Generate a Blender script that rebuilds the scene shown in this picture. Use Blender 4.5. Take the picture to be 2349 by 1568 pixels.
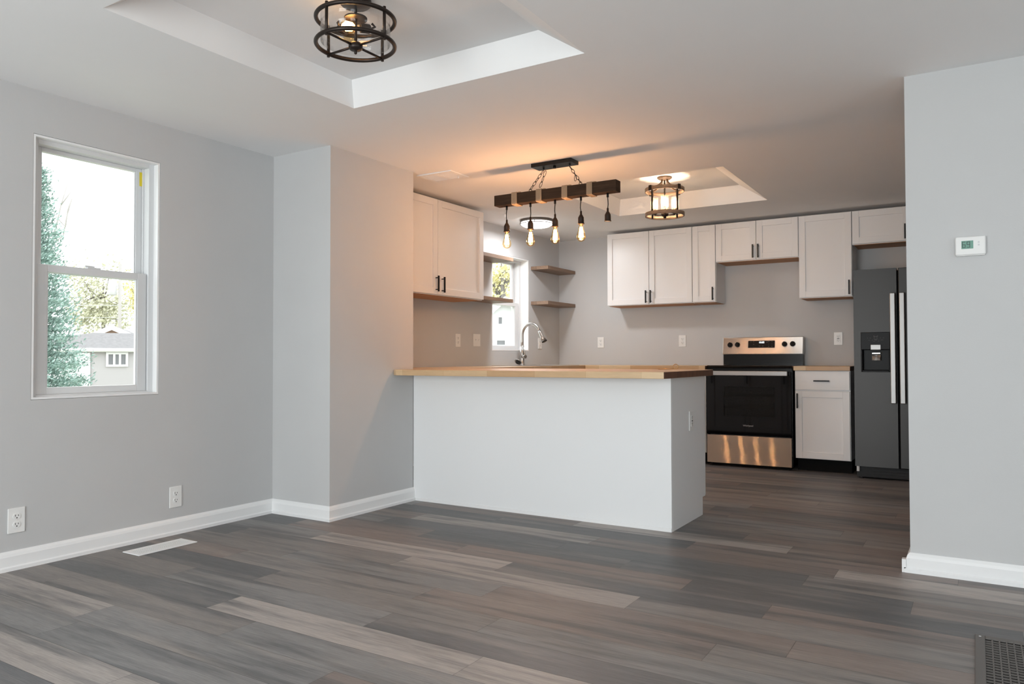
import bpy, bmesh, math, random
from mathutils import Vector, Matrix

for o in list(bpy.data.objects):
    bpy.data.objects.remove(o)
SC = bpy.context.scene
COL = SC.collection
PI = math.pi
random.seed(7)

# ------------------------------------------------------------------ camera
YAW, PITCH, ROLL, CZ, FPX = 0.5544, 0.0211, -0.0023, 0.9952, 1718.8
cam_d = bpy.data.cameras.new('camera')
cam = bpy.data.objects.new('camera', cam_d)
COL.objects.link(cam)
cam_d.sensor_width = 36.0
cam_d.lens = FPX / 2349.0 * 36.0
cam_d.clip_start = 0.02
cam_d.clip_end = 500
_R = Vector((math.cos(YAW), math.sin(YAW), 0))
_F = Vector((-math.sin(YAW) * math.cos(PITCH), math.cos(YAW) * math.cos(PITCH), math.sin(PITCH)))
_U = _R.cross(_F)
_X = _R * math.cos(ROLL) + _U * math.sin(ROLL)
_Y = _U * math.cos(ROLL) - _R * math.sin(ROLL)
cam.matrix_world = Matrix(((_X.x, _Y.x, -_F.x, 0), (_X.y, _Y.y, -_F.y, 0), (_X.z, _Y.z, -_F.z, CZ), (0, 0, 0, 1)))
SC.camera = cam

# ------------------------------------------------------------------ exposure
SC.view_settings.view_transform = 'Standard'
SC.view_settings.look = 'None'
SC.view_settings.exposure = 0.0
SC.view_settings.gamma = 1.0
SC.view_settings.use_curve_mapping = False

# ------------------------------------------------------------------ sky (bright overcast)
W = bpy.data.worlds.new('overcast_sky')
SC.world = W
W.use_nodes = True
wb = W.node_tree.nodes['Background']
wb.inputs['Color'].default_value = (0.97, 0.985, 1.0, 1)
wb.inputs['Strength'].default_value = 3.0

# ------------------------------------------------------------------ added fill lamps outside unseen windows behind and beside the camera
def area(name, loc, rot, sx, sy, energy, color):
    l = bpy.data.lights.new(name, 'AREA')
    l.shape = 'RECTANGLE'
    l.size, l.size_y, l.energy, l.color = sx, sy, energy, color
    o = bpy.data.objects.new(name, l)
    COL.objects.link(o)
    o.location, o.rotation_euler = loc, rot
    return o
REAR_Y, SIDE_X = -1.9, 2.6
FILL_COLOR = (0.95, 0.98, 1.0)
area('fill_lamp_rear_left', (-2.0, REAR_Y - 0.22, 1.08), (PI / 2 + 0.30, 0, 0), 1.9, 1.9, 112, FILL_COLOR)  # rear pair tilted up to brighten the ceiling
area('fill_lamp_rear_right', (0.9, REAR_Y - 0.22, 1.08), (PI / 2 + 0.30, 0, 0), 1.9, 1.9, 54, FILL_COLOR)
area('fill_lamp_side', (SIDE_X + 0.22, 1.4, 1.3), (PI / 2, 0, PI / 2), 1.7, 1.6, 14, FILL_COLOR)
WARM = (1.0, 0.57, 0.39)

# ------------------------------------------------------------------ the room's measures
XL, YJ, XJ, YE, H = -3.885, 3.323, -3.372, 4.123, 2.310
XK, YB, XR, YR = -4.011, 7.494, -0.271, 3.942
XP, YC, YC2, XC1 = -1.485, 3.886, 4.781, -1.439
CH, CB = 0.9165, 0.8785

# ------------------------------------------------------------------ materials
def nt(m):
    m.use_nodes = True
    return m.node_tree
def set_in(n, **kw):
    for k, v in kw.items():
        n.inputs[k.replace('_', ' ')].default_value = v
def mat(name, color, rough=0.5, metal=0.0, bump=0.0, bscale=60.0, var=0.0, vscale=8.0, spec=0.5, stretch=None, aniso=0.0, coat=0.0):
    m = bpy.data.materials.new(name)
    t = nt(m)
    b = t.nodes['Principled BSDF']
    b.inputs['Base Color'].default_value = (*color, 1)
    b.inputs['Roughness'].default_value = rough
    b.inputs['Metallic'].default_value = metal
    b.inputs['Specular IOR Level'].default_value = spec
    if coat:
        b.inputs['Coat Weight'].default_value = coat
        b.inputs['Coat Roughness'].default_value = 0.05
    if aniso:
        b.inputs['Anisotropic'].default_value = aniso
        tg = t.nodes.new('ShaderNodeTangent')
        tg.direction_type, tg.axis = 'RADIAL', 'Z'
        t.links.new(tg.outputs[0], b.inputs['Tangent'])
        b.inputs['Anisotropic Rotation'].default_value = 0.25
    if bump or var:
        tc = t.nodes.new('ShaderNodeTexCoord')
        mp = t.nodes.new('ShaderNodeMapping')
        t.links.new(tc.outputs['Object'], mp.inputs[0])
        if stretch:
            mp.inputs['Scale'].default_value = stretch
    if bump:
        n = t.nodes.new('ShaderNodeTexNoise')
        set_in(n, Scale=bscale, Detail=3.0)
        t.links.new(mp.outputs[0], n.inputs['Vector'])
        bp = t.nodes.new('ShaderNodeBump')
        set_in(bp, Strength=bump, Distance=0.002)
        t.links.new(n.outputs['Fac'], bp.inputs['Height'])
        t.links.new(bp.outputs[0], b.inputs['Normal'])
    if var:
        n = t.nodes.new('ShaderNodeTexNoise')
        set_in(n, Scale=vscale, Detail=5.0, Roughness=0.6)
        t.links.new(mp.outputs[0], n.inputs['Vector'])
        r = t.nodes.new('ShaderNodeValToRGB')
        lo, hi = 1 - var, 1 + var
        r.color_ramp.elements[0].position, r.color_ramp.elements[1].position = 0.3, 0.7
        r.color_ramp.elements[0].color = (*[c * lo for c in color], 1)
        r.color_ramp.elements[1].color = (*[min(1, c * hi) for c in color], 1)
        t.links.new(n.outputs['Fac'], r.inputs[0])
        t.links.new(r.outputs[0], b.inputs['Base Color'])
    return m
def emit(name, color, strength):
    m = bpy.data.materials.new(name)
    t = nt(m)
    b = t.nodes['Principled BSDF']
    b.inputs['Base Color'].default_value = (*color, 1)
    b.inputs['Emission Color'].default_value = (*color, 1)
    b.inputs['Emission Strength'].default_value = strength
    return m
def glass(name, tint=(1, 1, 1), refl=1.0, rough=0.0, diffuse=0.0):
    m = bpy.data.materials.new(name)
    t = nt(m)
    t.nodes.remove(t.nodes['Principled BSDF'])
    out = t.nodes['Material Output']
    tr = t.nodes.new('ShaderNodeBsdfTransparent')
    tr.inputs[0].default_value = (*tint, 1)
    gl = t.nodes.new('ShaderNodeBsdfGlossy')
    gl.inputs['Roughness'].default_value = rough
    lw = t.nodes.new('ShaderNodeLayerWeight')
    lw.inputs[0].default_value = 0.5
    pw = t.nodes.new('ShaderNodeMath')
    pw.operation = 'POWER'
    pw.inputs[1].default_value = 4.0
    mu = t.nodes.new('ShaderNodeMath')
    mu.operation = 'MULTIPLY_ADD'
    mu.inputs[1].default_value = 0.55 * refl
    mu.inputs[2].default_value = 0.035 * refl
    mx = t.nodes.new('ShaderNodeMixShader')
    t.links.new(lw.outputs['Facing'], pw.inputs[0])
    t.links.new(pw.outputs[0], mu.inputs[0])
    t.links.new(mu.outputs[0], mx.inputs[0])
    if diffuse:
        tl = t.nodes.new('ShaderNodeBsdfTranslucent')
        tl.inputs[0].default_value = (1, 0.97, 0.92, 1)
        m2 = t.nodes.new('ShaderNodeMixShader')
        m2.inputs[0].default_value = diffuse
        t.links.new(tr.outputs[0], m2.inputs[1])
        t.links.new(tl.outputs[0], m2.inputs[2])
        tr = m2
    t.links.new(tr.outputs[0], mx.inputs[1])
    t.links.new(gl.outputs[0], mx.inputs[2])
    t.links.new(mx.outputs[0], out.inputs[0])
    return m

M = {}
M['wall'] = mat('grey_wall_paint', (0.56, 0.563, 0.566), 0.62, bump=0.12, bscale=140, var=0.012, vscale=3)
M['ceiling'] = mat('white_ceiling_paint', (0.88, 0.88, 0.88), 0.75, bump=0.12, bscale=120, var=0.01, vscale=2)
M['trim'] = mat('white_trim_paint', (0.86, 0.865, 0.87), 0.35)
M['vinyl'] = mat('white_window_vinyl', (0.70, 0.71, 0.72), 0.3)
M['panel'] = mat('white_panel_paint', (0.84, 0.85, 0.86), 0.55, bump=0.06, bscale=90)
M['cab'] = mat('white_cabinet_paint', (0.82, 0.815, 0.815), 0.32)
M['cabin'] = mat('birch_cabinet_underside', (0.45, 0.22, 0.10), 0.6, var=0.15, stretch=(1, 12, 12), vscale=6)
M['black'] = mat('black_metal', (0.012, 0.012, 0.013), 0.35, 0.6)
M['bronze'] = mat('dark_bronze', (0.035, 0.026, 0.022), 0.4, 0.7)
M['toe'] = mat('black_toe_kick', (0.006, 0.006, 0.006), 0.7, spec=0.12)
M['steel'] = mat('brushed_stainless', (0.55, 0.53, 0.51), 0.27, 1.0, aniso=1.0)
M['brushed'] = mat('brushed_drawer_steel', (0.50, 0.47, 0.44), 0.055, 1.0)
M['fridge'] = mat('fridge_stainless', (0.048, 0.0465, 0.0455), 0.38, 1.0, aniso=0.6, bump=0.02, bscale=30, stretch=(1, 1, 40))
M['handle'] = mat('satin_steel_handle', (0.40, 0.395, 0.39), 0.42, 1.0)
M['chrome'] = mat('brushed_nickel', (0.55, 0.53, 0.51), 0.30, 1.0)
M['enamel'] = mat('black_enamel', (0.005, 0.005, 0.005), 0.22, spec=0.25)
M['blackglass'] = mat('black_oven_glass', (0.004, 0.004, 0.005), 0.04, spec=0.5)
M['plastic_k'] = mat('black_plastic', (0.006, 0.006, 0.007), 0.35, spec=0.15)
M['darkgrey'] = mat('dark_grey_plastic', (0.03, 0.03, 0.031), 0.5, spec=0.2)
M['plate'] = mat('white_outlet_plastic', (0.83, 0.83, 0.82), 0.3)
M['slot'] = mat('dark_slot', (0.02, 0.02, 0.02), 0.6)
M['liner'] = mat('speckled_oven_liner', (0.45, 0.45, 0.46), 0.4, var=0.3, vscale=90)
M['nickel'] = mat('satin_nickel_trim', (0.16, 0.15, 0.14), 0.5, 0.7)
M['lantern_dark'] = mat('aged_brown_metal', (0.10, 0.065, 0.042), 0.6, 0.2)
M['rope'] = mat('jute_rope', (0.33, 0.245, 0.165), 0.9, bump=0.6, bscale=400)
M['beam'] = mat('dark_stained_beam', (0.036, 0.020, 0.011), 0.75, spec=0.2, bump=0.3, bscale=30, stretch=(1, 14, 14), var=0.35, vscale=6)
M['shelf'] = mat('walnut_stained_shelf', (0.21, 0.135, 0.09), 0.5, bump=0.15, bscale=20, stretch=(14, 1, 14), var=0.25, vscale=5)
M['lantern_wood'] = mat('weathered_wood_metal', (0.25, 0.175, 0.12), 0.6, 0.1, var=0.25, vscale=18)
M['glass'] = glass('window_glass', (0.97, 0.985, 0.98), 0.8)
M['lampglass'] = glass('clear_lamp_glass', (0.96, 0.96, 0.96), 1.0)
M['seeded'] = glass('seeded_lamp_glass', (0.95, 0.93, 0.90), 1.6, rough=0.15, diffuse=0.11)
M['bulbglass'] = glass('amber_bulb_glass', (1.0, 0.86, 0.62), 1.2)
M['filament'] = emit('glowing_filament', (1.0, 0.62, 0.27), 70)
M['bulb'] = emit('glowing_bulb', (1.0, 0.60, 0.25), 40)
M['diffuser'] = emit('lit_white_diffuser', (1.0, 0.97, 0.94), 5.0)
M['digits'] = emit('clock_digits', (0.85, 0.95, 1.0), 1.6)
M['mark'] = mat('silver_print', (0.45, 0.45, 0.46), 0.4)
M['faintmark'] = mat('faint_print', (0.10, 0.10, 0.10), 0.5)
M['lcd'] = mat('green_lcd', (0.16, 0.34, 0.27), 0.25)
M['lcd_dark'] = mat('lcd_segment', (0.02, 0.035, 0.035), 0.4)
M['brass'] = mat('brass_wire', (0.55, 0.33, 0.14), 0.3, 1.0)
M['yellow'] = mat('yellow_sticker', (0.75, 0.60, 0.03), 0.5)
M['grille'] = mat('brown_grey_grille_paint', (0.115, 0.105, 0.098), 0.5)
M['duct'] = mat('dark_duct', (0.006, 0.006, 0.006), 0.9)
M['paper'] = mat('paper_tag', (0.8, 0.8, 0.8), 0.5)
M['siding_grey'] = mat('mauve_grey_siding', (0.46, 0.445, 0.455), 0.8, bump=0.5, bscale=4, stretch=(0.01, 0.01, 6))
M['siding_white'] = mat('white_siding', (0.88, 0.90, 0.91), 0.7, bump=0.5, bscale=4, stretch=(0.01, 0.01, 6))
M['siding_peach'] = mat('peach_siding', (0.48, 0.33, 0.28), 0.8)
M['shingle'] = mat('grey_shingles', (0.25, 0.245, 0.25), 0.9, var=0.12, vscale=12)
M['spruce'] = mat('blue_spruce_needles', (0.30, 0.43, 0.385), 0.8, var=0.3, vscale=3)
M['yellowleaf'] = mat('yellow_autumn_leaves', (0.80, 0.73, 0.38), 0.8, var=0.3, vscale=2)
M['greenleaf'] = mat('olive_leaves', (0.60, 0.60, 0.46), 0.8, var=0.3, vscale=2)
M['bark'] = mat('grey_bark', (0.22, 0.20, 0.19), 0.9)
M['pole'] = mat('weathered_pole_wood', (0.45, 0.43, 0.41), 0.9)
M['galv'] = mat('galvanised_steel', (0.62, 0.63, 0.64), 0.5)
M['darkpane'] = mat('dim_house_window_pane', (0.20, 0.205, 0.22), 0.3)
M['grass'] = mat('lawn_grass', (0.36, 0.37, 0.27), 0.95, var=0.3, vscale=1.5)

def butcher(name, along_y):
    m = bpy.data.materials.new(name)
    t = nt(m)
    b = t.nodes['Principled BSDF']
    b.inputs['Roughness'].default_value = 0.38
    tc = t.nodes.new('ShaderNodeTexCoord')
    mp = t.nodes.new('ShaderNodeMapping')
    if along_y:
        mp.inputs['Rotation'].default_value = (0, 0, PI / 2)
    t.links.new(tc.outputs['Object'], mp.inputs[0])
    br = t.nodes.new('ShaderNodeTexBrick')
    br.offset, br.offset_frequency = 0.37, 2
    set_in(br, Scale=1.0, Mortar_Size=0.0004, Mortar_Smooth=0.1, Brick_Width=0.34, Row_Height=0.042, Bias=0.0)
    br.inputs['Color1'].default_value = (0.72, 0.53, 0.32, 1)
    br.inputs['Color2'].default_value = (0.54, 0.33, 0.17, 1)
    br.inputs['Mortar'].default_value = (0.30, 0.16, 0.07, 1)
    t.links.new(mp.outputs[0], br.inputs['Vector'])
    n = t.nodes.new('ShaderNodeTexNoise')
    set_in(n, Scale=9.0, Detail=6.0, Roughness=0.6)
    mp2 = t.nodes.new('ShaderNodeMapping')
    mp2.inputs['Scale'].default_value = (1, 9, 9) if not along_y else (9, 1, 9)
    t.links.new(tc.outputs['Object'], mp2.inputs[0])
    t.links.new(mp2.outputs[0], n.inputs['Vector'])
    r = t.nodes.new('ShaderNodeValToRGB')
    r.color_ramp.elements[0].color = (0.80, 0.80, 0.80, 1)
    r.color_ramp.elements[1].color = (1.15, 1.15, 1.15, 1)
    t.links.new(n.outputs['Fac'], r.inputs[0])
    mx = t.nodes.new('ShaderNodeMix')
    mx.data_type, mx.blend_type = 'RGBA', 'MULTIPLY'
    mx.inputs[0].default_value = 1.0
    t.links.new(br.outputs['Color'], mx.inputs[6])
    t.links.new(r.outputs[0], mx.inputs[7])
    t.links.new(mx.outputs[2], b.inputs['Base Color'])
    return m
M['butcher_x'] = butcher('butcher_block_lengthwise', False)
M['butcher_y'] = butcher('butcher_block_crosswise', True)
M['endgrain'] = mat('butcher_block_end_grain', (0.135, 0.062, 0.036), 0.55, var=0.25, vscale=9, stretch=(1, 4, 0.5))

def floor_material():
    m = bpy.data.materials.new('vinyl_plank_floor')
    t = nt(m)
    b = t.nodes['Principled BSDF']
    at = t.nodes.new('ShaderNodeAttribute')
    at.attribute_name = 'plank_tone'
    at2 = t.nodes.new('ShaderNodeAttribute')
    at2.attribute_name = 'plank_shift'
    tc = t.nodes.new('ShaderNodeTexCoord')
    ad = t.nodes.new('ShaderNodeVectorMath')
    ad.operation = 'ADD'
    t.links.new(tc.outputs['Object'], ad.inputs[0])
    t.links.new(at2.outputs['Color'], ad.inputs[1])
    def noise(scale, sc, detail=4.0, rough=0.55, dist=0.0):
        mp = t.nodes.new('ShaderNodeMapping')
        mp.inputs['Scale'].default_value = sc
        t.links.new(ad.outputs[0], mp.inputs[0])
        n = t.nodes.new('ShaderNodeTexNoise')
        set_in(n, Scale=scale, Detail=detail, Roughness=rough, Distortion=dist)
        t.links.new(mp.outputs[0], n.inputs['Vector'])
        return n
    def ramp(n, p0, c0, p1, c1):
        r = t.nodes.new('ShaderNodeValToRGB')
        e = r.color_ramp.elements
        e[0].position, e[0].color = p0, (*c0, 1)
        e[1].position, e[1].color = p1, (*c1, 1)
        t.links.new(n.outputs['Fac'], r.inputs[0])
        return r
    def mix(a, bsock, fac, mode='MIX'):
        x = t.nodes.new('ShaderNodeMix')
        x.data_type, x.blend_type = 'RGBA', mode
        if isinstance(fac, float):
            x.inputs[0].default_value = fac
        else:
            t.links.new(fac, x.inputs[0])
        t.links.new(a, x.inputs[6])
        if isinstance(bsock, tuple):
            x.inputs[7].default_value = (*bsock, 1)
        else:
            t.links.new(bsock, x.inputs[7])
        return x.outputs[2]
    dk = ramp(noise(1.5, (0.7, 9, 1), 4.0), 0.47, (0, 0, 0), 0.64, (0.80, 0.80, 0.80))
    lt = ramp(noise(1.3, (0.7, 6, 1), 3.0), 0.52, (0, 0, 0), 0.72, (0.5, 0.5, 0.5))
    c = mix(at.outputs['Color'], (0.105, 0.107, 0.112), dk.outputs[0])
    c = mix(c, (0.34, 0.30, 0.27), lt.outputs[0])
    grain = ramp(noise(14, (0.7, 16, 1), 6.0, 0.7, 0.4), 0.28, (0.70, 0.70, 0.71), 0.72, (1.26, 1.25, 1.24))
    c = mix(c, grain.outputs[0], 1.0, 'MULTIPLY')
    fine = ramp(noise(60, (0.6, 14, 1), 3.0, 0.7), 0.66, (0, 0, 0), 0.80, (0.35, 0.35, 0.35))
    c = mix(c, (0.36, 0.34, 0.33), fine.outputs[0])
    t.links.new(c, b.inputs['Base Color'])
    b.inputs['Roughness'].default_value = 0.47
    b.inputs['Specular IOR Level'].default_value = 0.45
    bp = t.nodes.new('ShaderNodeBump')
    set_in(bp, Strength=0.12, Distance=0.002)
    t.links.new(grain.outputs[0], bp.inputs['Height'])
    t.links.new(bp.outputs[0], b.inputs['Normal'])
    return m
M['floor'] = floor_material()

# ------------------------------------------------------------------ mesh builder
class MB:
    def __init__(s):
        s.bm = bmesh.new()
        s.mi = 0
    def face(s, vs):
        try:
            f = s.bm.faces.new(vs)
            f.material_index = s.mi
            return f
        except ValueError:
            return None
    def box(s, x0, x1, y0, y1, z0, z1):
        if x0 > x1: x0, x1 = x1, x0
        if y0 > y1: y0, y1 = y1, y0
        if z0 > z1: z0, z1 = z1, z0
        v = [s.bm.verts.new(p) for p in ((x0, y0, z0), (x1, y0, z0), (x1, y1, z0), (x0, y1, z0), (x0, y0, z1), (x1, y0, z1), (x1, y1, z1), (x0, y1, z1))]
        for q in ((3, 2, 1, 0), (4, 5, 6, 7), (0, 1, 5, 4), (1, 2, 6, 5), (2, 3, 7, 6), (3, 0, 4, 7)):
            s.face([v[i] for i in q])
        return s
    def prism(s, poly, z0, z1):
        a = [s.bm.verts.new((x, y, z0)) for x, y in poly]
        b = [s.bm.verts.new((x, y, z1)) for x, y in poly]
        s.face(a[::-1]); s.face(b)
        n = len(poly)
        for i in range(n):
            s.face([a[i], a[(i + 1) % n], b[(i + 1) % n], b[i]])
        return s
    def hexa(s, p):
        v = [s.bm.verts.new(q) for q in p]
        for q in ((3, 2, 1, 0), (4, 5, 6, 7), (0, 1, 5, 4), (1, 2, 6, 5), (2, 3, 7, 6), (3, 0, 4, 7)):
            s.face([v[i] for i in q])
        return s
    def ring_strip(s, rings, close=False, caps=True):
        for a, b in zip(rings, rings[1:] + (rings[:1] if close else [])):
            n = len(a)
            for i in range(n):
                f = s.face([a[i], a[(i + 1) % n], b[(i + 1) % n], b[i]])
                if f: f.smooth = True
        if caps and not close:
            s.face(rings[0][::-1]); s.face(rings[-1])
    def tube(s, pts, r, n=10, closed=False, caps=True):
        pts = [Vector(p) for p in pts]
        m = len(pts)
        rs = r if isinstance(r, (list, tuple)) else [r] * m
        rings = []
        prev = None
        for i, p in enumerate(pts):
            if closed:
                d = pts[(i + 1) % m] - pts[i - 1]
            else:
                d = pts[min(i + 1, m - 1)] - pts[max(i - 1, 0)]
            d.normalize()
            if prev is None:
                u = d.orthogonal().normalized()
            else:
                u = prev - d * prev.dot(d)
                u = u.normalized() if u.length > 1e-6 else d.orthogonal().normalized()
            prev = u
            w = d.cross(u)
            rings.append([s.bm.verts.new(p + (u * math.cos(2 * PI * k / n) + w * math.sin(2 * PI * k / n)) * rs[i]) for k in range(n)])
        s.ring_strip(rings, closed, caps)
        return s
    def cyl(s, p0, p1, r0, r1=None, n=16):
        return s.tube([p0, p1], [r0, r0 if r1 is None else r1], n)
    def lathe(s, prof, c=(0, 0, 0), n=24, mtx=None, close=False):
        rings = []
        for r, z in prof:
            ring = []
            for k in range(n):
                p = Vector((r * math.cos(2 * PI * k / n), r * math.sin(2 * PI * k / n), z))
                if mtx: p = mtx @ p
                ring.append(s.bm.verts.new(p + Vector(c)))
            rings.append(ring)
        s.ring_strip(rings, close, True)
        return s
    def torus(s, c, R, r, n=36, k=8, mtx=None, sx=1.0):
        pts = []
        for i in range(n):
            a = 2 * PI * i / n
            p = Vector((R * sx * math.cos(a), R * math.sin(a), 0))
            if mtx: p = mtx @ p
            pts.append(p + Vector(c))
        return s.tube(pts, r, k, True)
    def band(s, c, R, t, h, n=40):   # flat hoop: outer radius R, thickness t, height h
        return s.lathe([(R, 0), (R, h), (R - t, h), (R - t, 0)], c, n, None, True)
    def build(s, name, m, parent=None, origin=None, bevel=0.0, seg=2, kind=None):
        bmesh.ops.recalc_face_normals(s.bm, faces=s.bm.faces)
        off = Vector(origin) if origin is not None else None
        if parent is not None:
            off = root_of(parent)['_loc'] if '_loc' in root_of(parent) else root_of(parent).location
            off = Vector(off)
        if off is not None:
            bmesh.ops.translate(s.bm, verts=s.bm.verts, vec=-off)
        me = bpy.data.meshes.new(name)
        s.bm.to_mesh(me)
        s.bm.free()
        for q in (m if isinstance(m, (list, tuple)) else [m]):
            me.materials.append(M[q])
        o = bpy.data.objects.new(name, me)
        COL.objects.link(o)
        if parent is not None:
            o.parent = parent
        elif off is not None:
            o.location = off
        if bevel:
            md = o.modifiers.new('edge', 'BEVEL')
            md.width, md.segments, md.limit_method, md.angle_limit = bevel, seg, 'ANGLE', 0.6
        if kind:
            o['kind'] = kind
        return o
def root_of(o):
    while o.parent is not None:
        o = o.parent
    return o
def tag(o, label, cat, group=None):
    o['label'], o['category'] = label, cat
    if group: o['group'] = group
    return o
def thing(name, label, cat, loc=(0, 0, 0), rotz=0.0, group=None):
    o = bpy.data.objects.new(name, None)
    o.empty_display_size = 0.1
    COL.objects.link(o)
    o.location = loc
    o.rotation_euler = (0, 0, rotz)
    return tag(o, label, cat, group)
def struct_empty(name, loc):
    o = bpy.data.objects.new(name, None)
    COL.objects.link(o)
    o.location = loc
    o['kind'] = 'structure'
    return o
def copy_tree(o, parent=None):
    c = o.copy()
    COL.objects.link(c)
    if parent is not None:
        c.parent = parent
    for ch in list(o.children):
        copy_tree(ch, c)
    return c
def B(*a):
    return MB().box(*a)
def text_mesh(body, size, mtx, name, m, parent, bold=0.0):
    cu = bpy.data.curves.new(name, 'FONT')
    cu.body, cu.size, cu.align_x, cu.align_y = body, size, 'CENTER', 'CENTER'
    cu.extrude = 0.0004
    cu.offset = bold
    tmp = bpy.data.objects.new('tmp_text', cu)
    COL.objects.link(tmp)
    bpy.context.view_layer.update()
    me = bpy.data.meshes.new_from_object(tmp.evaluated_get(bpy.context.evaluated_depsgraph_get()))
    bpy.data.objects.remove(tmp)
    me.transform(mtx)
    me.materials.clear()
    me.materials.append(M[m])
    o = bpy.data.objects.new(name, me)
    COL.objects.link(o)
    o.parent = parent
    return o

# ------------------------------------------------------------------ structure: floor
def build_floor():
    pitch, y00, L = 0.172, 1.919 - 0.172 * 26, 1.22
    known = {0: -2.63, 1: -1.95, 2: -2.78, 3: -2.0, 4: -1.77, 5: -1.20, 6: -0.71, 7: -2.31, 8: -1.45, 9: -3.1, 10: -0.56, 11: -1.3, 12: -0.83, 13: -1.10, 14: -0.52,
             -1: -2.33, -2: -1.75, -3: -2.9}
    LT, MD, BR, DK, GR = (0.27, 0.245, 0.228), (0.165, 0.152, 0.145), (0.165, 0.138, 0.127), (0.098, 0.098, 0.101), (0.175, 0.170, 0.168)
    tones = {(0, 0): LT, (0, -1): DK, (1, 0): DK, (1, -1): GR, (2, -1): DK, (2, 0): MD, (3, 0): BR, (3, -1): MD, (4, 0): BR, (4, -1): GR, (5, -1): LT, (5, 0): MD,
             (5, -2): MD, (6, -1): DK, (6, 0): BR, (7, -1): BR, (7, 0): BR, (8, 0): DK, (8, -1): DK, (9, 0): DK, (9, 1): DK, (10, 0): LT, (10, -1): BR, (11, -1): DK, (11, 0): BR,
             (12, -1): LT, (12, 0): BR, (13, 0): BR, (13, -1): DK, (14, 0): MD, (-1, 0): GR, (-1, -1): MD, (-2, 0): BR, (-2, -1): GR, (6, -2): LT, (4, 1): BR, (3, 1): MD, (2, 1): GR}
    rnd = random.Random(3)
    bm = bmesh.new()
    ct = bm.loops.layers.float_color.new('plank_tone')
    cs = bm.loops.layers.float_color.new('plank_shift')
    x_lo, x_hi, y_hi = XK - 0.3, SIDE_X + 0.2, YB + 0.3
    r = 0
    while y00 + pitch * r < y_hi:
        y0 = y00 + pitch * r
        k = r - 26
        j = known.get(k, rnd.uniform(-2, -0.8))
        i0 = math.floor((x_lo - j) / L)
        i = i0
        while j + i * L < x_hi:
            a, b = max(x_lo, j + i * L), min(x_hi, j + (i + 1) * L)
            if b > a + 1e-4:
                g = 0.0006
                vs = [bm.verts.new(p) for p in ((a + g, y0 + g, 0), (b - g, y0 + g, 0), (b - g, y0 + pitch - g, 0), (a + g, y0 + pitch - g, 0))]
                f = bm.faces.new(vs)
                tone = tones.get((k, i)) or rnd.choice((LT, MD, BR, DK, GR, MD, BR, BR, DK))
                q = rnd.uniform(1.26, 1.46)
                sh = (rnd.uniform(-40, 40), rnd.uniform(-40, 40), 0, 1)
                for l in f.loops:
                    l[ct] = (*[c * q for c in tone], 1)
                    l[cs] = sh
            i += 1
        r += 1
    # a dark bed below the planks, seen only in the hairline joints
    d = 0.004
    zs = -0.0012
    v = [bm.verts.new(p) for p in ((x_lo, y00, zs), (x_hi, y00, zs), (x_hi, y_hi, zs), (x_lo, y_hi, zs))]
    f = bm.faces.new(v)
    for l in f.loops:
        l[ct] = (0.03, 0.03, 0.03, 1)
    b2 = [bm.verts.new((p.co.x, p.co.y, -0.15)) for p in v]
    bm.faces.new(b2[::-1])
    for i in range(4):
        bm.faces.new([v[i], b2[i], b2[(i + 1) % 4], v[(i + 1) % 4]])
    me = bpy.data.meshes.new('floor')
    bm.to_mesh(me)
    bm.free()
    me.materials.append(M['floor'])
    o = bpy.data.objects.new('floor', me)
    COL.objects.link(o)
    o['kind'] = 'structure'
build_floor()

# ------------------------------------------------------------------ structure: ceiling with two raised trays
LT = dict(x0=-2.770, x1=-1.421, y0=1.561, y1=2.897, top=2.433, l=0.044, r=0.194, f=0.063, n=0.17)
KT = dict(x0=-2.804, x1=-1.4665, y0=5.1345, y1=6.431, top=2.451, l=0.036, r=0.215, f=0.058, n=0.06)
def build_ceiling():
    b = MB()
    xs = sorted([XK - 0.3, LT['x0'], LT['x1'], SIDE_X + 0.3])
    def quad(p):
        b.face([b.bm.verts.new(q) for q in p])
    def strip(x0, x1, y0, y1):
        quad(((x0, y0, H), (x0, y1, H), (x1, y1, H), (x1, y0, H)))
    X0, X1 = XK - 0.3, SIDE_X + 0.3
    ys = [REAR_Y - 0.25, LT['y0'], LT['y1'], KT['y0'], KT['y1'], YB + 0.3]
    strip(X0, X1, ys[0], ys[1])
    strip(X0, LT['x0'], ys[1], ys[2]); strip(LT['x1'], X1, ys[1], ys[2])
    strip(X0, X1, ys[2], ys[3])
    strip(X0, KT['x0'], ys[3], ys[4]); strip(KT['x1'], X1, ys[3], ys[4])
    strip(X0, X1, ys[4], ys[5])
    for t in (LT, KT):
        x0, x1, y0, y1, T = t['x0'], t['x1'], t['y0'], t['y1'], t['top']
        u0, u1, w0, w1 = x0 + t['l'], x1 - t['r'], y0 + t['n'], y1 - t['f']
        quad(((u0, w0, T), (u0, w1, T), (u1, w1, T), (u1, w0, T)))
        quad(((x0, y0, H), (u0, w0, T), (u0, w1, T), (x0, y1, H)))
        quad(((x1, y0, H), (x1, y1, H), (u1, w1, T), (u1, w0, T)))
        quad(((x0, y1, H), (u0, w1, T), (u1, w1, T), (x1, y1, H)))
        quad(((x0, y0, H), (x1, y0, H), (u1, w0, T), (u0, w0, T)))
    # unseen box above, added to keep sky light from leaking in
    b.box(X0, X1, ys[0], ys[5], 2.62, 2.70)
    b.box(X0, X0 + 0.05, ys[0], ys[5], H + 0.001, 2.62); b.box(X1 - 0.05, X1, ys[0], ys[5], H + 0.001, 2.62)
    b.box(X0, X1, ys[0], ys[0] + 0.05, H + 0.001, 2.62); b.box(X0, X1, ys[5] - 0.05, ys[5], H + 0.001, 2.62)
    o = b.build('ceiling', 'ceiling', kind='structure')
build_ceiling()

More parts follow.
